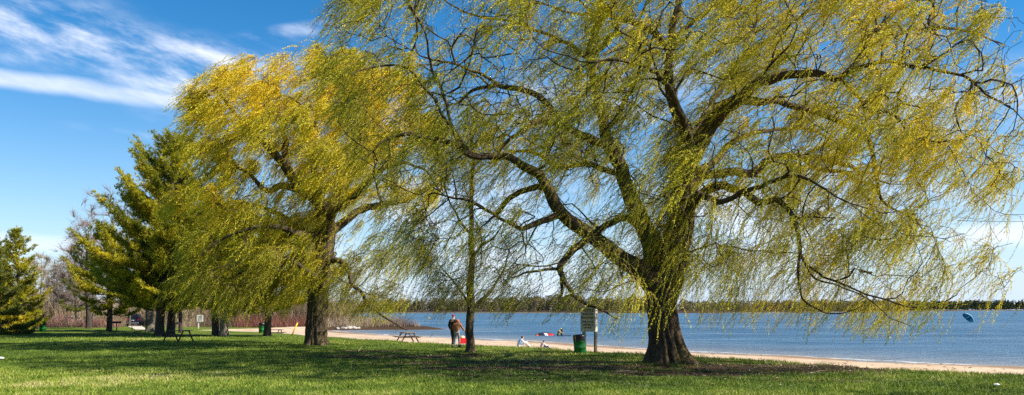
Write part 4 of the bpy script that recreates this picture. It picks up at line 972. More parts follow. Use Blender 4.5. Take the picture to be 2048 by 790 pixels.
# ------------------------------------------------------------------ barrels
def barrel(x, Y, tilt, label, rz=0, dents=0):
    X = at(x, Y); r = empty('litter_barrel', (X, Y, gz(X, Y) + .0), rz); tag(r, label, 'bin', 'green litter barrels')
    r.rotation_euler = (R(1.5), R(tilt), rz)
    prof = [(.0, .01), (.275, .01), (.285, .0), (.288, .03)]
    for z in (.29, .58): prof += [(.284, z - .03), (.296, z - .012), (.296, z + .012), (.284, z + .03)]
    prof += [(.284, .84), (.294, .855), (.294, .875), (.278, .875), (.276, .5)]
    MB().lathe(prof, 32).build('drum', M_GREEN, r, True)
    l = MB(); k = 36; rings = []
    for i, (rad, z) in enumerate([(.262, .55), (.268, .89), (.302, .895), (.306, .80), (.300, .70), (.303, .615)]):
        rings.append([l.bm.verts.new(((rad + (.006 * math.sin(j * 5 + i) + .004 * math.sin(j * 11)) * (i > 1)) * math.cos(j * 2 * math.pi / k), (rad + .006 * math.sin(j * 4.3 + i) * (i > 1)) * math.sin(j * 2 * math.pi / k), z + (.02 * math.sin(j * 1.7) if i == 5 else .005 * math.sin(j * 3)))) for j in range(k)])
    for a, b in zip(rings, rings[1:]):
        for j in range(k): l.bm.faces.new((a[j], a[(j + 1) % k], b[(j + 1) % k], b[j]))
    l.bm.faces.new(rings[0]); l.build('liner', M_BLACKBAG, r, True)
barrel(1160.5, 38.3, -4, 'green litter barrel with a black liner in front of the cream sign, the nearest barrel')
barrel(85.5, 75.5, 0, 'green litter barrel with a black liner alone on the lawn before the red bushes', .4)
barrel(524, 72.0, 0, 'green litter barrel beside a pine trunk at the edge of the sand', 1.1)

# ------------------------------------------------------------------ information sign
Ys = 39.3; X = at(1178, Ys); s_ = empty('beach_sign', (X, Ys, gz(X, Ys)), R(-24)); tag(s_, 'cream box-shaped beach sign with brown-red lettering on two posts behind the near green barrel', 'sign')
zc = CAMH + (HOR - 639) / FPX * Ys - gz(X, Ys); SW, SD, SH = .76, .34, 1.2
MB().box((0, 0, zc), (SW, SD, SH), bevel=.012).build('board', M_SIGN, s_)
fr = MB()
for sx in (-1, 1): fr.box((sx * (SW / 2 - .015), -SD / 2 - .008, zc), (.03, .012, SH)); fr.box((SW / 2 + .007, sx * (SD / 2 - .015), zc), (.012, .03, SH))
for sz in (-1, 1): fr.box((0, -SD / 2 - .008, zc + sz * (SH / 2 - .015)), (SW - .062, .012, .03))
fr.build('frame', M_WHITE, s_)
MB().box((-SW / 2 + .13, .02, zc / 2 - .36), (.16, .14, zc - SH / 2 + .3)).build('post', M_STEEL, s_)
MB().box((SW / 2 - .07, .02, zc / 2 - .36), (.10, .10, zc - SH / 2 + .3)).build('post', M_WOODP, s_)
for o in s_.children:
    if o.name.startswith('post'): o.location.z = (zc - SH / 2) / 2 - (zc / 2 - .36) - .1
MB().box((SW / 2 - .03, SD / 2 - .05, (zc - SH / 2) / 2 - .1), (.05, .05, zc - SH / 2 + .19)).build('post', M_WOODP, s_)
def lettering(lines, rot, mat, parent, sx=1.0):
    bm = bmesh.new(); dg = bpy.context.evaluated_depsgraph_get()
    for txt, size, loc, bold in lines:
        cu = bpy.data.curves.new('lettering', 'FONT'); cu.body = txt; cu.size = size; cu.align_x = 'CENTER'; cu.align_y = 'CENTER'; cu.extrude = .002; cu.offset = bold
        o = bpy.data.objects.new('lettering', cu); COL.objects.link(o); o.location = loc; o.rotation_euler = rot; o.scale = (sx, 1, 1); dg.update()
        me = bpy.data.meshes.new_from_object(o.evaluated_get(dg)); me.transform(Matrix.LocRotScale(o.location, o.rotation_euler, o.scale)); bm.from_mesh(me); bpy.data.objects.remove(o)
    me = bpy.data.meshes.new('lettering'); bm.to_mesh(me); bm.free(); me.materials.clear(); me.materials.append(mat)
    o = bpy.data.objects.new('lettering', me); COL.objects.link(o); o.parent = parent; o['kind'] = 'stuff'; return o
lettering([(t, z, (0, -SD / 2 - .006, zc + d), .004) for t, z, d in (('NOTICE', .17, .44), ('WATER', .17, .26), ('MONITORED', .125, .085), ('SWIM AT YOUR', .085, -.12), ('OWN RISK AT', .085, -.26), ('ALL TIMES', .085, -.40))], (R(90), 0, 0), M_MAROON, s_, .95)
lettering([(t, z, (SW / 2 + .006, 0, zc + d), .002) for t, z, d in (('NOTICE', .08, .44), ('WATER', .08, .26), ('MONITORED', .055, .085), ('AT OWN RISK', .045, -.12))], (R(90), 0, R(90)), M_MAROON, s_, .95)

Y = 88; X = at(400, Y); n_ = empty('notice_board', (X, Y, gz(X, Y)), R(4)); tag(n_, 'small white notice on a pale post before the brown brush', 'sign')
MB().box((0, 0, 1.12), (.68, .04, .74), bevel=.01).build('board', M_WHITE, n_); MB().box((-.18, .05, .72), (.1, .06, 1.5)).build('post', M_WHITE, n_)
mk = MB()
for i in range(5): mk.box((0.02, -.024, 1.36 - i * .11), (.5 - .07 * (i % 2), .004, .03))
mk.build('printing', M_BLACKM, n_)

# ------------------------------------------------------------------ picnic tables
def picnic(x, Y, rz, label, zf, mat, legm):
    X = at(x, Y); r = empty('picnic_table', (X, Y, zf(X, Y)), rz); tag(r, label, 'picnic table', 'picnic tables')
    t = MB()
    for i in range(5): t.box((-.29 + i * .145, 0, .73), (.135, 1.85, .04))
    t.build('tabletop', mat, r)
    for sx in (-1, 1):
        b = MB()
        for i in range(2): b.box((sx * (.62 + i * .145), 0, .44), (.135, 1.85, .04))
        b.build('bench_seat', mat, r)
    for sy in (-1, 1):
        for sx in (-1, 1): MB().bar((sx * .66, sy * .62, 0), (sx * .24, sy * .62, .71), .05, .08).build('leg', legm, r)
        MB().bar((-.76, sy * .66, .40), (.76, sy * .66, .40), .04, .07).bar((-.34, sy * .66, .69), (.34, sy * .66, .69), .04, .05).build('cross_brace', legm, r)
    return r
picnic(357, 51.5, R(-24), 'dark picnic table on the lawn under the pines, the nearer one', gz, M_WOODD, M_BLACKM)
picnic(815, 57.0, R(24), 'picnic table on the sand by the water, seen through the hanging twigs', lambda a, b: float(beach_z([(a, b)])[0]), M_WOODP, M_WOODD)
picnic(548, 79.5, R(80), 'low dark picnic table by the dark red shrubs right of the small green barrel', gz, M_WOODD, M_BLACKM)

# ------------------------------------------------------------------ charcoal grills, posts
def grill(x, Y, label, rz=0):
    X = at(x, Y); r = empty('charcoal_grill', (X, Y, gz(X, Y)), rz); tag(r, label, 'grill', 'pedestal charcoal grills')
    MB().tube([(0, 0, -.1), (0, 0, .78)], .045).build('pedestal', M_BLACKM, r)
    f = MB()
    f.box((0, 0, .79), (.66, .5, .02)); f.box((0, .245, .88), (.66, .012, .19)); f.box((0, -.245, .85), (.66, .012, .12))
    for sx in (-1, 1): f.box((sx * .325, 0, .88), (.012, .478, .19))
    f.build('firebox', M_BLACKM, r); g = MB()
    for i in range(9): g.box((-.28 + i * .07, 0, .93), (.012, .47, .012))
    g.build('grate', M_STEEL, r)
grill(233.5, 76, 'black charcoal grill on a pedestal right of the forked pine trunk')
grill(350, 70, 'brownish-black charcoal grill between the dark pine trunk and the slim pine', .2)
X = at(264, 77); p_ = MB().tube([(0, 0, -.2), (0, 0, .55)], .035).tube([(0, 0, .55), (0, 0, .58)], [.045, .03]).build('marker_post', M_BLACKM, None, loc=(X, 77, gz(X, 77))); tag(p_, 'short dark post standing before the pale driveway', 'post')
Y = 62; X = at(582, Y); g_ = empty('leaning_post', (X, Y, gz(X, Y))); tag(g_, 'bright yellow post leaning right at the lawn edge, left of the golden willow trunk', 'post')
MB().tube([(-.02, 0, -.1), (.50, .0, 1.05)], .05, 12).build('sleeve', M_YELLOW, g_, True)
MB().tube([(.50, 0, 1.05), (.512, 0, 1.08), (.516, 0, 1.09)], [.05, .045, .02], 12).build('cap', M_YELLOW, g_, True)

# ------------------------------------------------------------------ driveway and road
M_PAVE = plain('pale_concrete', (.46, .41, .34), .9, .08, 1.2, bump=.1)
M_ROAD = plain('asphalt', (.10, .098, .095), .9, .12, 1.0)
def sheet(name, pts, mat, dz, n=30):
    """strip between two polylines, draped on the ground"""
    a, b = np.array(pts[0], float), np.array(pts[1], float); V, F = [], []
    ta = np.linspace(0, 1, n)
    A = np.column_stack([np.interp(ta, np.linspace(0, 1, len(a)), a[:, i]) for i in (0, 1)]); B = np.column_stack([np.interp(ta, np.linspace(0, 1, len(b)), b[:, i]) for i in (0, 1)])
    for k in range(5): P = A * (1 - k / 4) + B * k / 4; V.append(np.column_stack([P, ground_z(P) + dz]))
    V = np.stack(V, 1).reshape(-1, 3)
    for i in range(n - 1):
        for k in range(4): q = i * 5 + k; F.append((q, q + 1, q + 6, q + 5))
    return tag(mesh_np(name, V, np.array(F), mat, smooth=True), kind='structure')
def B(x, Y): return (at(x, Y), Y)
sheet('driveway', [[B(271, 82), B(262, 92), B(256, 104), B(255, 119)], [B(292, 82), B(289, 92), B(285, 104), B(284, 119)]], M_PAVE, .05)
sheet('road', [[(-125, 116), (-90, 117), (-40, 117.5)], [(-125, 127), (-90, 126), (-40, 125.5)]], M_ROAD, .06, 60)

# ------------------------------------------------------------------ cars
M_GLASS = plain('car_glass', (.02, .025, .03), .15, .1, 2, spec=.8)
M_TYRE = plain('tyre_rubber', (.015, .015, .015), .8, .1, 5)
M_REDL = plain('red_lens', (.45, .01, .01), .3, .1, 5)
M_CHROME = plain('bright_metal', (.6, .6, .62), .3, .05, 5, .9)
def car(x, Y, rz, paint, label, suv, z=None):
    X = at(x, Y); r = empty('parked_car', (X, Y, gz(X, Y) + .06 if z is None else z), rz); tag(r, label, 'car', 'cars parked behind the lawn')
    Lh, Wh = (2.35, .92) if suv else (2.25, .88); H = 1.68 if suv else 1.42; bl = .98 if suv else .88
    sec = [(-Lh, .55, .40, bl - .22), (-Lh + .08, .86, .30, bl - .02), (-Lh + .7, .97, .24, bl + .02), (-.6, 1.0, .2, bl + .02), (.75, 1.0, .2, bl - .02), (Lh - .75, .97, .22, bl - .1), (Lh - .15, .86, .28, bl - .22), (Lh, .6, .38, bl - .35)]
    b = MB(); rings = []
    for y, w, z0, z1 in sec:
        w *= Wh; m = (z0 + z1) / 2
        rings.append([b.bm.verts.new(p) for p in [(-w * .9, y, z0), (-w, y, z0 + .12), (-w * 1.01, y, m), (-w * .97, y, z1 - .06), (-w * .86, y, z1), (w * .86, y, z1), (w * .97, y, z1 - .06), (w * 1.01, y, m), (w, y, z0 + .12), (w * .9, y, z0)]])
    for p, q in zip(rings, rings[1:]):
        for j in range(10): b.bm.faces.new((p[j], p[(j + 1) % 10], q[(j + 1) % 10], q[j]))
    b.bm.faces.new(rings[0]); b.bm.faces.new(rings[-1])
    rear = -Lh + (.18 if suv else .75)
    gsec = [(rear, .80, bl), (rear + (.28 if suv else .6), .70, H - .04), (-.2, .72, H), (.35, .70, H - .05), (1.15, .82, bl)]
    rr = []
    for y, w, z1 in gsec:
        w *= Wh; rr.append([b.bm.verts.new(p) for p in [(-Wh * .86, y * 1.0, bl - .04), (-w, y, z1), (w, y, z1), (Wh * .86, y, bl - .04)]])
    for p, q in zip(rr, rr[1:]):
        for j in range(4): b.bm.faces.new((p[j], p[(j + 1) % 4], q[(j + 1) % 4], q[j]))
    b.build('body', paint, r, True)
    def pane(pts): 
        MB().poly(pts).build('window', M_GLASS, r)
    y0, y1 = gsec[0], gsec[1]; w0, w1 = .72 * Wh, .62 * Wh
    pane([(-w0, y0[0] + .03 - .02, bl + .06), (w0, y0[0] + .03 - .02, bl + .06), (w1, y1[0] - .03, H - .1), (-w1, y1[0] - .03, H - .1)])
    pane([(-w0, 1.12, bl + .06), (w0, 1.12, bl + .06), (w1, .42, H - .1), (-w1, .42, H - .1)])
    for sx in (-1, 1):
        pane([(sx * (Wh * .86 + .0), rear + .35, bl + .05), (sx * (Wh * .86 + .0), .95, bl + .03), (sx * (Wh * .735), .32, H - .1), (sx * (Wh * .735), rear + .5, H - .1)])
        for y in (-1.4, 1.4):
            w = empty('wheel', (sx * (Wh - .1), y, .33)); w.parent = r
            MB().lathe([(.2, -.1), (.31, -.1), (.33, -.07), (.33, .07), (.31, .1), (.2, .1), (.2, -.1)], 20).build('tyre', M_TYRE, w, True).rotation_euler = (0, R(90), 0)
            MB().lathe([(0, .06), (.06, .085), (.17, .07), (.205, .09), (.205, -.09), (0, -.08)], 16).build('rim', M_CHROME, w, True).rotation_euler = (0, R(90) * sx, 0)
        MB().box((sx * Wh * .74, -Lh + .05, bl - .12), (.2, .1, .22), bevel=.02).build('tail_light', M_REDL, r)
        MB().box((sx * Wh * .66, Lh - .12, bl - .32), (.3, .1, .13), bevel=.02).build('headlight', M_CHROME, r)
        MB().box((sx * (Wh + .06), .85, bl + .05), (.16, .08, .12), bevel=.02).build('wing_mirror', paint, r)
    MB().box((0, -Lh - .02, .42), (Wh * 1.6, .14, .16), bevel=.04).build('rear_bumper', paint if not suv else M_CHROME, r)
    MB().box((0, -Lh - .0, bl - .2), (.4, .06, .12)).build('number_plate', M_WHITE, r)
M_NAVY = plain('dark_blue_paint', (.015, .02, .05), .2, .1, 2, spec=.8); M_SILV = plain('pale_silver_paint', (.55, .56, .58), .35, .05, 2); M_WHITP = plain('white_paint', (.75, .75, .76), .35, .04, 2)
car(270.5, 113, R(18), M_NAVY, 'dark blue car seen from behind at the top of the pale driveway', True)
car(150, 119, R(-62), M_WHITP, 'white car half hidden by the red bushes left of the pines', False)
car(44, 124, R(75), M_SILV, 'pale car with dark windows just right of the pines at the left edge', False)

# ------------------------------------------------------------------ rocks, litter, fallen branches
for i, (x, Y, s) in enumerate([(688, 101.5, .35), (699, 102, .5), (707, 102.2, .42), (716, 102.4, .3), (675, 101, .3)]):
    X = at(x, Y); m = MB(); m.ball((0, 0, .1), s, (1.3, .9, .62), 12)
    for v in m.bm.verts: v.co += Vector(v.co).normalized() * (.12 * s * math.sin(v.co.x * 9 + i) * math.cos(v.co.y * 7 + v.co.z * 8 + i * 2))
    o = m.build('boulder', M_STONE, None, False, (X, Y, max(float(beach_z([(X, Y)])[0]), -.45) + .05)); o.rotation_euler = (0, 0, i * 1.3)
    tag(o, ['pale boulder second from the left in the row at the foot of the reed spit', 'largest pale boulder in the row at the foot of the reed spit', 'pale boulder right of the largest one at the foot of the reed spit',
            'rightmost small boulder at the foot of the reed spit', 'leftmost small boulder at the foot of the reed spit'][i], 'boulder', 'boulders at the reed spit')
def crumple(x, Y, s, label, seed):
    X = at(x, Y); m = MB(); m.ball((0, 0, s * .3), s, (1.4, .8, .45), 12); q = random.Random(seed)
    for v in m.bm.verts: v.co *= q.uniform(.75, 1.2)
    tag(m.build('paper_scrap', M_WHITE, None, False, (X, Y, gz(X, Y) + .03)), label, 'litter')
crumple(1, 33.6, .11, 'crumpled white paper on the grass at the left frame edge', 1)
crumple(1993, 22.0, .07, 'small white scrap on the grass at lower right', 2)
def stick(x, Y, L_, a, label, seed, r=.012, up=.15):
    X = at(x, Y); q = random.Random(seed); pts = [(0, 0, 0)]; d = Vector((math.cos(a), math.sin(a), up))
    for i in range(6): d = (d + Vector((q.uniform(-.3, .3), q.uniform(-.3, .3), q.uniform(-.18, .12)))).normalized(); p = Vector(pts[-1]) + d * L_ / 6; p.z = max(p.z, 0); pts.append(tuple(p))
    m = MB().tube(pts, [r * (1 - i / 8) for i in range(7)], 6)
    m.tube([pts[3], tuple(Vector(pts[3]) + Vector((q.uniform(-.2, .2), q.uniform(-.2, .2), .12)) * L_)], [r * .6, r * .2], 5)
    tag(m.build('fallen_branch', M_STICK, None, True, (X, Y, gz(X, Y) + .015)), label, 'branch', 'fallen branches on the lawn')
M_STICK = plain('dry_stick', (.38, .31, .22), .9, .2, 8)
stick(716, 39.5, .75, 1.0, 'thin pale fallen branch sticking up right of the golden willow trunk', 3, .014, .8)
stick(1228, 26.8, .8, .3, 'pale fallen branch in the shade left of the big willow trunk', 4)
stick(1490, 27.6, 1.0, -.4, 'thin fallen branch on the bare earth right of the big willow trunk', 5)
stick(1612, 26.2, .9, .6, 'curved fallen branch on the bare earth further right', 6)
stick(1088, 33.5, .6, 1.3, 'short fallen branch upright in the grass left of the near barrel', 7, .01, 1.2)

# ------------------------------------------------------------------ people
def skin(name, chains, mat, parent, sub=2):
    """chains of (x, y, z, rx, ry) sharing joints by position; every separate chain is rooted"""
    idx = {}; V, Rr, E, roots = [], [], [], []
    for ch in chains:
        prev = None
        for j, p in enumerate(ch):
            key = tuple(round(c, 3) for c in p[:3])
            if key not in idx: idx[key] = len(V); V.append(p[:3]); Rr.append((p[3], p[4] if len(p) > 4 else p[3]))
            if prev is not None: E.append((prev, idx[key]))
            prev = idx[key]
    me = bpy.data.meshes.new(name); me.from_pydata(V, E, []); o = bpy.data.objects.new(name, me); COL.objects.link(o)
    sm = o.modifiers.new('s', 'SKIN'); sm.use_smooth_shade = True
    comp = list(range(len(V)))
    def find(a):
        while comp[a] != a: a = comp[a]
        return a
    for a, b in E: comp[find(a)] = find(b)
    seen = set()
    for i, d in enumerate(me.skin_vertices[0].data):
        d.radius = Rr[i]; d.use_root = find(i) not in seen; seen.add(find(i))
    o.modifiers.new('d', 'SUBSURF').levels = sub
    dg = bpy.context.evaluated_depsgraph_get(); m2 = bpy.data.meshes.new_from_object(o.evaluated_get(dg))
    bpy.data.objects.remove(o); m2.name = name; m2.materials.clear(); m2.materials.append(mat)
    for p in m2.polygons: p.use_smooth = True
    o = bpy.data.objects.new(name, m2); COL.objects.link(o); o.parent = parent; return o
M_SKIN = plain('skin', (.50, .30, .20), .55, .05, 6); M_HAIR = plain('dark_hair', (.025, .017, .012), .6, .2, 20)
def fingers(w, d, s, side):
    """five finger chains from wrist w along d"""
    w, d = Vector(w), Vector(d).normalized(); a = d.cross(Vector((0, 1, 0)) if abs(d.y) < .8 else Vector((1, 0, 0))).normalized(); n = d.cross(a); out = []
    palm = w + d * .055 * s
    for i, l in enumerate((.062, .07, .066, .052)):
        b = palm + a * (i - 1.5) * .019 * s; c = b + d * (.03 * s + l * .5 * s) + n * .008; e = c + (d * .6 + n * .8).normalized() * l * .5 * s
        out.append([(*palm, .03 * s, .016 * s), (*b, .011 * s), (*c, .009 * s), (*e, .007 * s)])
    t = w + d * .02 * s; out.append([(*t, .02 * s), (*(t - a * .035 * s + d * .02 * s), .011 * s), (*(t - a * .045 * s + d * .055 * s + n * .01), .008 * s)])
    return out
def person(loc, rz, J, label, s, top, legs, shoe, head_item, group=None, topmats=None):
    """J: joints for one side pair lists. all metres for adult, scaled by s"""
    r = empty('person', loc, rz); tag(r, label, 'person', group)
    def q(n): return tuple(c * s for c in J[n])
    pel, wai, che, nec, hd = q('pelvis'), q('waist'), q('chest'), q('neck'), q('head')
    fw = Vector(J.get('face', (0, 1, 0))).normalized(); hv = Vector(hd)
    top_h = hv + Vector((0, 0, .10 * s)); chin = hv - Vector((0, 0, .075 * s)) + fw * .02 * s
    ch = [[(*pel, .145 * s, .10 * s), (*wai, .12 * s, .09 * s), (*che, .15 * s, .10 * s), (*nec, .052 * s), (*chin, .062 * s, .07 * s), (*hd, .080 * s, .095 * s), (*top_h, .055 * s, .062 * s)],
          [(*hd, .080 * s, .095 * s), (*(hv + fw * .10 * s - Vector((0, 0, .012 * s))), .014 * s)]]
    sl, tr, sh = [], [], []
    ch[0][2] = (*che, .15 * s, .10 * s)
    for k in ('l', 'r'):
        S_, E_, W_, H_, K_, A_, T_ = (q(n + k) for n in ('sh', 'el', 'wr', 'hip', 'kn', 'an', 'toe'))
        ch.append([(*che, .15 * s, .10 * s), (*S_, .058 * s), (*E_, .042 * s), (*W_, .026 * s)] )
        hd_ = (Vector(W_) - Vector(E_)).normalized()
        f = fingers(W_, hd_, s, 1); ch.append([(*W_, .026 * s), f[0][0]]); ch += f[:4]; ch.append([(*W_, .026 * s), f[4][0]]); ch.append(f[4])
        ch.append([(*pel, .145 * s, .10 * s), (*H_, .085 * s), (*K_, .055 * s), (*A_, .038 * s), (*T_, .032 * s)])
        sl.append([(*che, .175 * s, .13 * s), (*S_, .078 * s), (*E_, .064 * s), (*(Vector(W_) * .97 + Vector(E_) * .03), .048 * s)])
        tr.append([(*pel, .155 * s, .125 * s), (*H_, .10 * s), (*K_, .075 * s), (*(Vector(A_) * .96 + Vector(K_) * .04), .062 * s)])
        sh.append([(*(Vector(A_) + Vector((0, 0, .03 * s))), .052 * s), (*(Vector(A_) - Vector((0, 0, .04 * s))), .052 * s, .045 * s), (*(Vector(T_) * .6 + Vector(A_) * .4), .048 * s, .036 * s), (*T_, .045 * s, .03 * s)])
    skin('body', ch, M_SKIN, r, 1)
    hem = Vector(pel) + (Vector(pel) - Vector(wai)).normalized() * .02 * s
    skin('jacket', [[(*hem, .175 * s, .135 * s), (*wai, .155 * s, .125 * s), (*che, .175 * s, .13 * s), (*(Vector(nec) * .75 + Vector(che) * .25), .085 * s)]] + sl, top, r, 1)
    skin('trousers', [[(*wai, .13 * s, .10 * s), (*pel, .155 * s, .125 * s)]] + tr, legs, r, 1)
    for c in sh: skin('shoe', [c], shoe, r, 1)
    kind, hm = head_item; nb = Vector(nec)
    if kind == 'hat':
        skin('knit_hat', [[(*(hv + Vector((0, 0, .015 * s)) - fw * .012 * s), .098 * s, .108 * s), (*(hv + Vector((0, 0, .09 * s)) - fw * .012 * s), .085 * s, .09 * s), (*(hv + Vector((0, 0, .14 * s))), .04 * s)]], hm, r)
    elif kind == 'hood':
        skin('hood', [[(*nb, .10 * s, .095 * s), (*(hv - fw * .03 * s), .112 * s, .12 * s), (*(hv + Vector((0, 0, .09 * s)) - fw * .02 * s), .08 * s, .085 * s)]], hm, r)
        skin('hair', [[(*(hv + Vector((0, 0, .0)) - fw * .0), .09 * s, .1 * s), (*(hv + Vector((0, 0, .08 * s)) + fw * .02 * s), .06 * s)]], M_HAIR, r)
    else:
        skin('hair', [[(*(hv - fw * .035 * s - Vector((0, 0, .05 * s))), .07 * s, .07 * s), (*(hv - fw * .02 * s + Vector((0, 0, .03 * s))), .092 * s, .10 * s), (*(hv - fw * .01 * s + Vector((0, 0, .10 * s))), .062 * s)]], hm, r)
    return r
STAND = dict(pelvis=(0, 0, .95), waist=(0, .01, 1.10), chest=(0, .0, 1.32), neck=(0, .01, 1.47), head=(0, .03, 1.61), shl=(-.19, 0, 1.42), shr=(.19, 0, 1.42), ell=(-.25, -.05, 1.14), elr=(.25, .0, 1.14),
             wrl=(-.24, .08, .92), wrr=(.25, .12, .93), hipl=(-.09, 0, .90), hipr=(.09, 0, .90), knl=(-.10, .10, .50), knr=(.10, -.04, .50), anl=(-.10, .12, .08), anr=(.10, -.20, .10), toel=(-.12, .30, .03), toer=(.12, -.05, .03))
M_BLK = plain('black_cloth', (.02, .018, .022), .85, .2, 6); M_RH = plain('dark_red_knit', (.32, .012, .04), .9, .15, 12); M_TAN = plain('rust_brown_cloth', (.30, .115, .05), .85, .15, 6)
M_GREY = plain('grey_denim', (.20, .20, .24), .85, .15, 8); M_LB = plain('light_blue_cloth', (.30, .52, .78), .85, .1, 5); M_OW = plain('off_white_cloth', (.66, .66, .68), .85, .08, 5)
M_PINK = plain('pale_pink_cloth', (.60, .50, .54), .85, .1, 5); M_NVC = plain('navy_cloth', (.03, .04, .12), .85, .15, 5); M_REDC = plain('bright_red_fabric', (.75, .012, .02), .6, .1, 5)
Y = 44.9; X = at(906, Y); person((X, Y, gz(X, Y)), R(-35), STAND, 'tall person in black clothes and dark red knit hat, standing seen from behind', 1.04, M_BLK, M_BLK, M_BLK, ('hat', M_RH))
J2 = dict(STAND); J2.update(head=(.02, .10, 1.59), neck=(0, .05, 1.46), chest=(0, .03, 1.31), elr=(.30, .10, 1.16), wrr=(.36, .30, .98), ell=(-.27, .02, 1.15), wrl=(-.20, .20, 1.02), knl=(-.10, -.02, .5), anl=(-.11, -.14, .09), toel=(-.12, .02, .03), knr=(.1, .09, .5), anr=(.1, .12, .08), toer=(.11, .3, .03))
Y = 43.6; X = at(914, Y); p2 = person((X, Y, gz(X, Y)), R(-20), J2, 'person in rust brown hooded jacket and grey jeans, seen from behind at the red cart', .93, M_TAN, M_GREY, M_BLK, ('hood', M_TAN))
skin('shirt_hem', [[(0, 0, .80, .155, .125), (0, 0, .86, .165, .13)]], M_OW, p2, 1)
# red cart with a pale sack in it
Y = 43.9; X = at(929, Y); c_ = empty('beach_cart', (X, Y, gz(X, Y)), R(12)); tag(c_, 'red fabric beach cart on dark wheels, partly behind the slender willow', 'cart')
m = MB(); m.box((0, 0, .24), (.62, .42, .02))
for sy in (-1, 1): m.box((0, sy * .21, .38), (.62, .012, .30))
for sx in (-1, 1): m.box((sx * .31, 0, .38), (.012, .408, .30))
m.box((.2, 0, .55), (.26, .40, .1), bevel=.03)
m.build('tub', M_REDC, c_)
for sx in (-1, 1):
    for sy in (-1, 1): MB().lathe([(0, -.025), (.09, -.025), (.1, 0), (.09, .025), (0, .025)], 16).build('wheel', M_TYRE, c_, True, (sx * .24, sy * .2, .1)).rotation_euler = (R(90), 0, 0)
MB().tube([(-.28, -.18, .3), (-.44, -.2, .92), (-.44, .1, .92), (-.28, .1, .3)], .012).build('handle', M_STEEL, c_, True)
for sx in (-1, 1): MB().bar((sx * .24, -.2, .1), (sx * .24, .2, .1), .02).build('axle', M_STEEL, c_)
m = MB().ball((0, 0, 0), .15, (1.1, .9, .9)); 
tag(m.build('canvas_sack', plain('pale_canvas', (.5, .45, .3), .9, .15, 7), None, True, (X - .14, Y - .02, gz(X, Y) + .54)), 'pale canvas sack sitting in the red beach cart', 'bag')
SIT = dict(pelvis=(0, 0, .12), waist=(0, .06, .26), chest=(0, .16, .44), neck=(0, .24, .56), head=(0, .30, .67), shl=(-.17, .18, .52), shr=(.17, .18, .52), ell=(-.22, .38, .34), elr=(.22, .38, .34), wrl=(-.10, .56, .40), wrr=(.10, .56, .40),
           hipl=(-.1, .04, .11), hipr=(.1, .04, .11), knl=(-.13, .46, .36), knr=(.13, .46, .38), anl=(-.11, .74, .06), anr=(.11, .78, .06), toel=(-.12, .92, .03), toer=(.12, .96, .03), face=(0, 1, -.35))
zb = lambda a, b: float(beach_z([(a, b)])[0])
Y = 50; X = at(1036, Y); pp = person((X, Y, zb(X, Y)), R(-72), SIT, 'person with dark hair sitting on the sand in a light blue jacket and off-white trousers', 1.0, M_LB, M_OW, M_OW, ('hair', M_HAIR))
skin('painted_sunlit_sleeve', [[(.17, .18, .52, .086), (.22, .38, .34, .072), (.11, .55, .395, .055)]], M_OW, pp, 1)  # off-white sleeve over the blue jacket, sunlight put into its colour
Y = 47.6; X = at(1082, Y); CH = dict(SIT); CH.update(pelvis=(0, 0, .16), head=(0, .28, .66), face=(0, 1, -.7))
pp = person((X, Y, zb(X, Y)), R(-60), CH, 'dark-haired child crouching on the sand in a pale pink top, head bent', .74, M_PINK, M_NVC, M_BLK, ('hair', M_HAIR))
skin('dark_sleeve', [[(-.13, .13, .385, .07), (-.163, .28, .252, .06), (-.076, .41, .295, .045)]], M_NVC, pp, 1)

# ------------------------------------------------------------------ kites and the surfer in the lake
def kite(loc, rz, tilt, Rad, a0, a1, chord, mats, label, off, bellyk=.12):
    r = empty('surf_kite', loc); r.rotation_euler = (tilt, 0, rz); tag(r, label, 'kite', 'surf kites on the water')
    n = 28; LE = []; TE = []
    for i in range(n + 1):
        t = i / n; a = a0 + (a1 - a0) * t; c = chord * (.30 + .70 * math.sin(math.pi * t) ** .6)
        p = Vector((Rad * math.cos(a), 0, Rad * .9 * math.sin(a))); LE.append(p); TE.append(p + Vector(off).normalized() * c)
    V = []; m = 6
    for i in range(n + 1):
        for k in range(m + 1):
            u = k / m; nrm = Vector((math.cos(a0 + (a1 - a0) * i / n), 0, math.sin(a0 + (a1 - a0) * i / n))); V.append(LE[i].lerp(TE[i], u) + nrm * bellyk * chord * math.sin(math.pi * u ** .7) * (1 + .15 * math.cos(i * math.pi / 2)))
    segs = [(0, .2), (.2, .42), (.42, .54), (.54, .8), (.8, 1)]
    for j, (s0, s1) in enumerate(segs):
        i0, i1 = round(s0 * n), round(s1 * n); VV = V[i0 * (m + 1):(i1 + 1) * (m + 1)]; F = [(i * (m + 1) + k, i * (m + 1) + k + 1, (i + 1) * (m + 1) + k + 1, (i + 1) * (m + 1) + k) for i in range(i1 - i0) for k in range(m)]
        o = mesh_np('canopy_panel', [tuple(v) for v in VV], np.array(F), mats[j % len(mats)], r, smooth=True)
        so_ = o.modifiers.new('t', 'SOLIDIFY'); so_.thickness = .012
    MB().tube(LE, [.05 + .05 * math.sin(math.pi * i / n) for i in range(n + 1)], 10).build('leading_edge', mats[-1], r, True)
    for t in (.25, .5, .75):
        i = round(t * n); MB().tube([LE[i], LE[i].lerp(TE[i], .55) + Vector((0, 0, .01)), LE[i].lerp(TE[i], .95)], [.045, .035, .02], 8).build('strut', mats[-1], r, True)
    return r
M_TEAL = plain('teal_fabric', (.01, .30, .36), .5, .1, 4); M_NVK = plain('navy_fabric', (.01, .06, .17), .5, .15, 4); M_PT = plain('pale_teal_fabric', (.22, .52, .58), .5, .08, 4); M_BLKK = plain('black_kite_fabric', (.018, .016, .03), .5, .2, 4); M_RK = plain('red_kite_fabric', (.45, .012, .02), .5, .1, 4); M_OK = plain('orange_kite_fabric', (.75, .11, .02), .5, .1, 4)
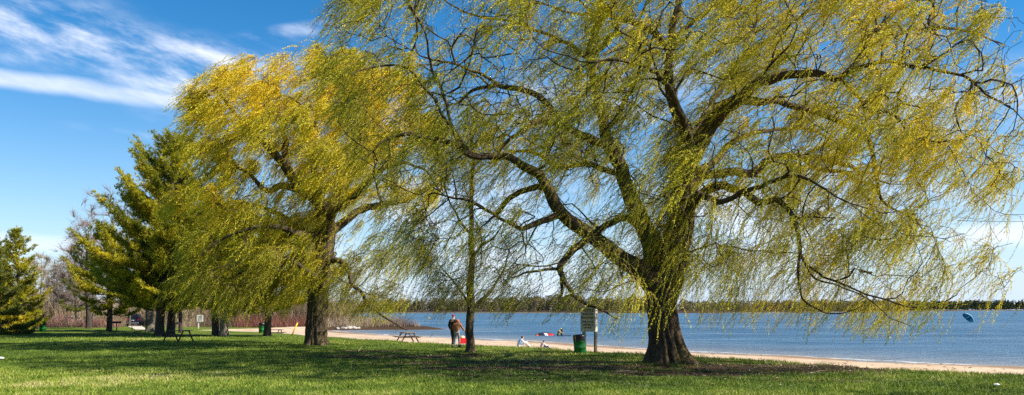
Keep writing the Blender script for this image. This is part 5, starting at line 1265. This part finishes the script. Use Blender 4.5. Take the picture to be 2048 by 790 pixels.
Y = 166; kite((at(1928.5, Y), Y, WATERZ + .02), 0, 0, 1.95, R(88), R(4), 1.15, [M_NVK, M_NVK, M_TEAL, M_NVK, M_TEAL, M_PT], 'blue and teal surf kite standing on its wingtip in the lake at right', (-.75, .35, -.55))
Y = 80; k_ = kite((at(1090, Y), Y, WATERZ - .28), R(6), R(0), 1.15, R(158), R(20), .75, [M_OK, M_BLKK, M_OW, M_RK, M_BLKK, M_BLKK], 'red black and white surf kite collapsed on the water before the far shore', (.2, -.6, -.75)); k_.scale = (1.0, 1, .52)
M_YG = plain('yellow_green_cloth', (.55, .50, .06), .8, .15, 6)
Y = 79; X = at(1116, Y)
WADE = dict(STAND); WADE.update(chest=(0, .14, 1.28), neck=(0, .24, 1.40), head=(0, .32, 1.52), shl=(-.19, .16, 1.38), shr=(.19, .16, 1.38), ell=(-.30, .30, 1.18), elr=(.28, .34, 1.2), wrl=(-.2, .5, 1.08), wrr=(.2, .55, 1.15))
sp_ = person((X, Y, WATERZ - .88), R(-110), WADE, 'surfer wading waist deep in a yellow and tan suit beside the fallen kite', 1.0, plain('tan_wetsuit', (.42, .30, .10), .8, .3, 9), M_BLK, M_BLK, ('hat', M_YG))
b_ = MB().box((0, 0, 0), (1.35, .42, .035), bevel=.015); tag(b_.build('kite_board', M_BLKK, None, False, (at(1129, Y), Y + .2, WATERZ + .03)), 'flat dark board floating right of the wading surfer', 'board')
b_ = MB(); b_.ball((0, 0, .33), .5, (.17, .10, 1.0), 12); o = b_.build('kite_bag', M_BLKK, None, True, (at(1122.5, Y), Y - .3, WATERZ - .05)); o.rotation_euler = (0, R(5), 0); tag(o, 'dark upright bag standing in the water just right of the surfer', 'bag')

# ------------------------------------------------------------------ overhead cable and its pole beyond the frame
PX, PY = 47, 56; z0 = gz(PX, PY); up_ = empty('utility_pole', (PX, PY, float(beach_z([(PX, PY)])[0]) - .2)); tag(up_, 'wooden utility pole beyond the right frame edge carrying the thin cable', 'pole')
MB().tube([(0, 0, -.5), (0, 0, 10.4)], [.16, .11], 12).build('shaft', M_WOODP, up_, True); MB().box((0, 0, 9.9), (1.6, .1, .12)).build('crossarm', M_WOODP, up_)
a, b_ = Vector((PX, PY, 9.75)), Vector((at(1915, 33), 33, CAMH + (HOR - 441) / FPX * 33)); pts = []
for i in range(25): t = i / 24; p = a.lerp(b_, t); p.z -= .5 * 4 * t * (1 - t); pts.append(p)
tag(MB().tube(pts, .012, 5).build('overhead_cable', M_BLACKM, None, True), 'thin dark cable crossing the sky at the right edge into the willow crown', 'cable')
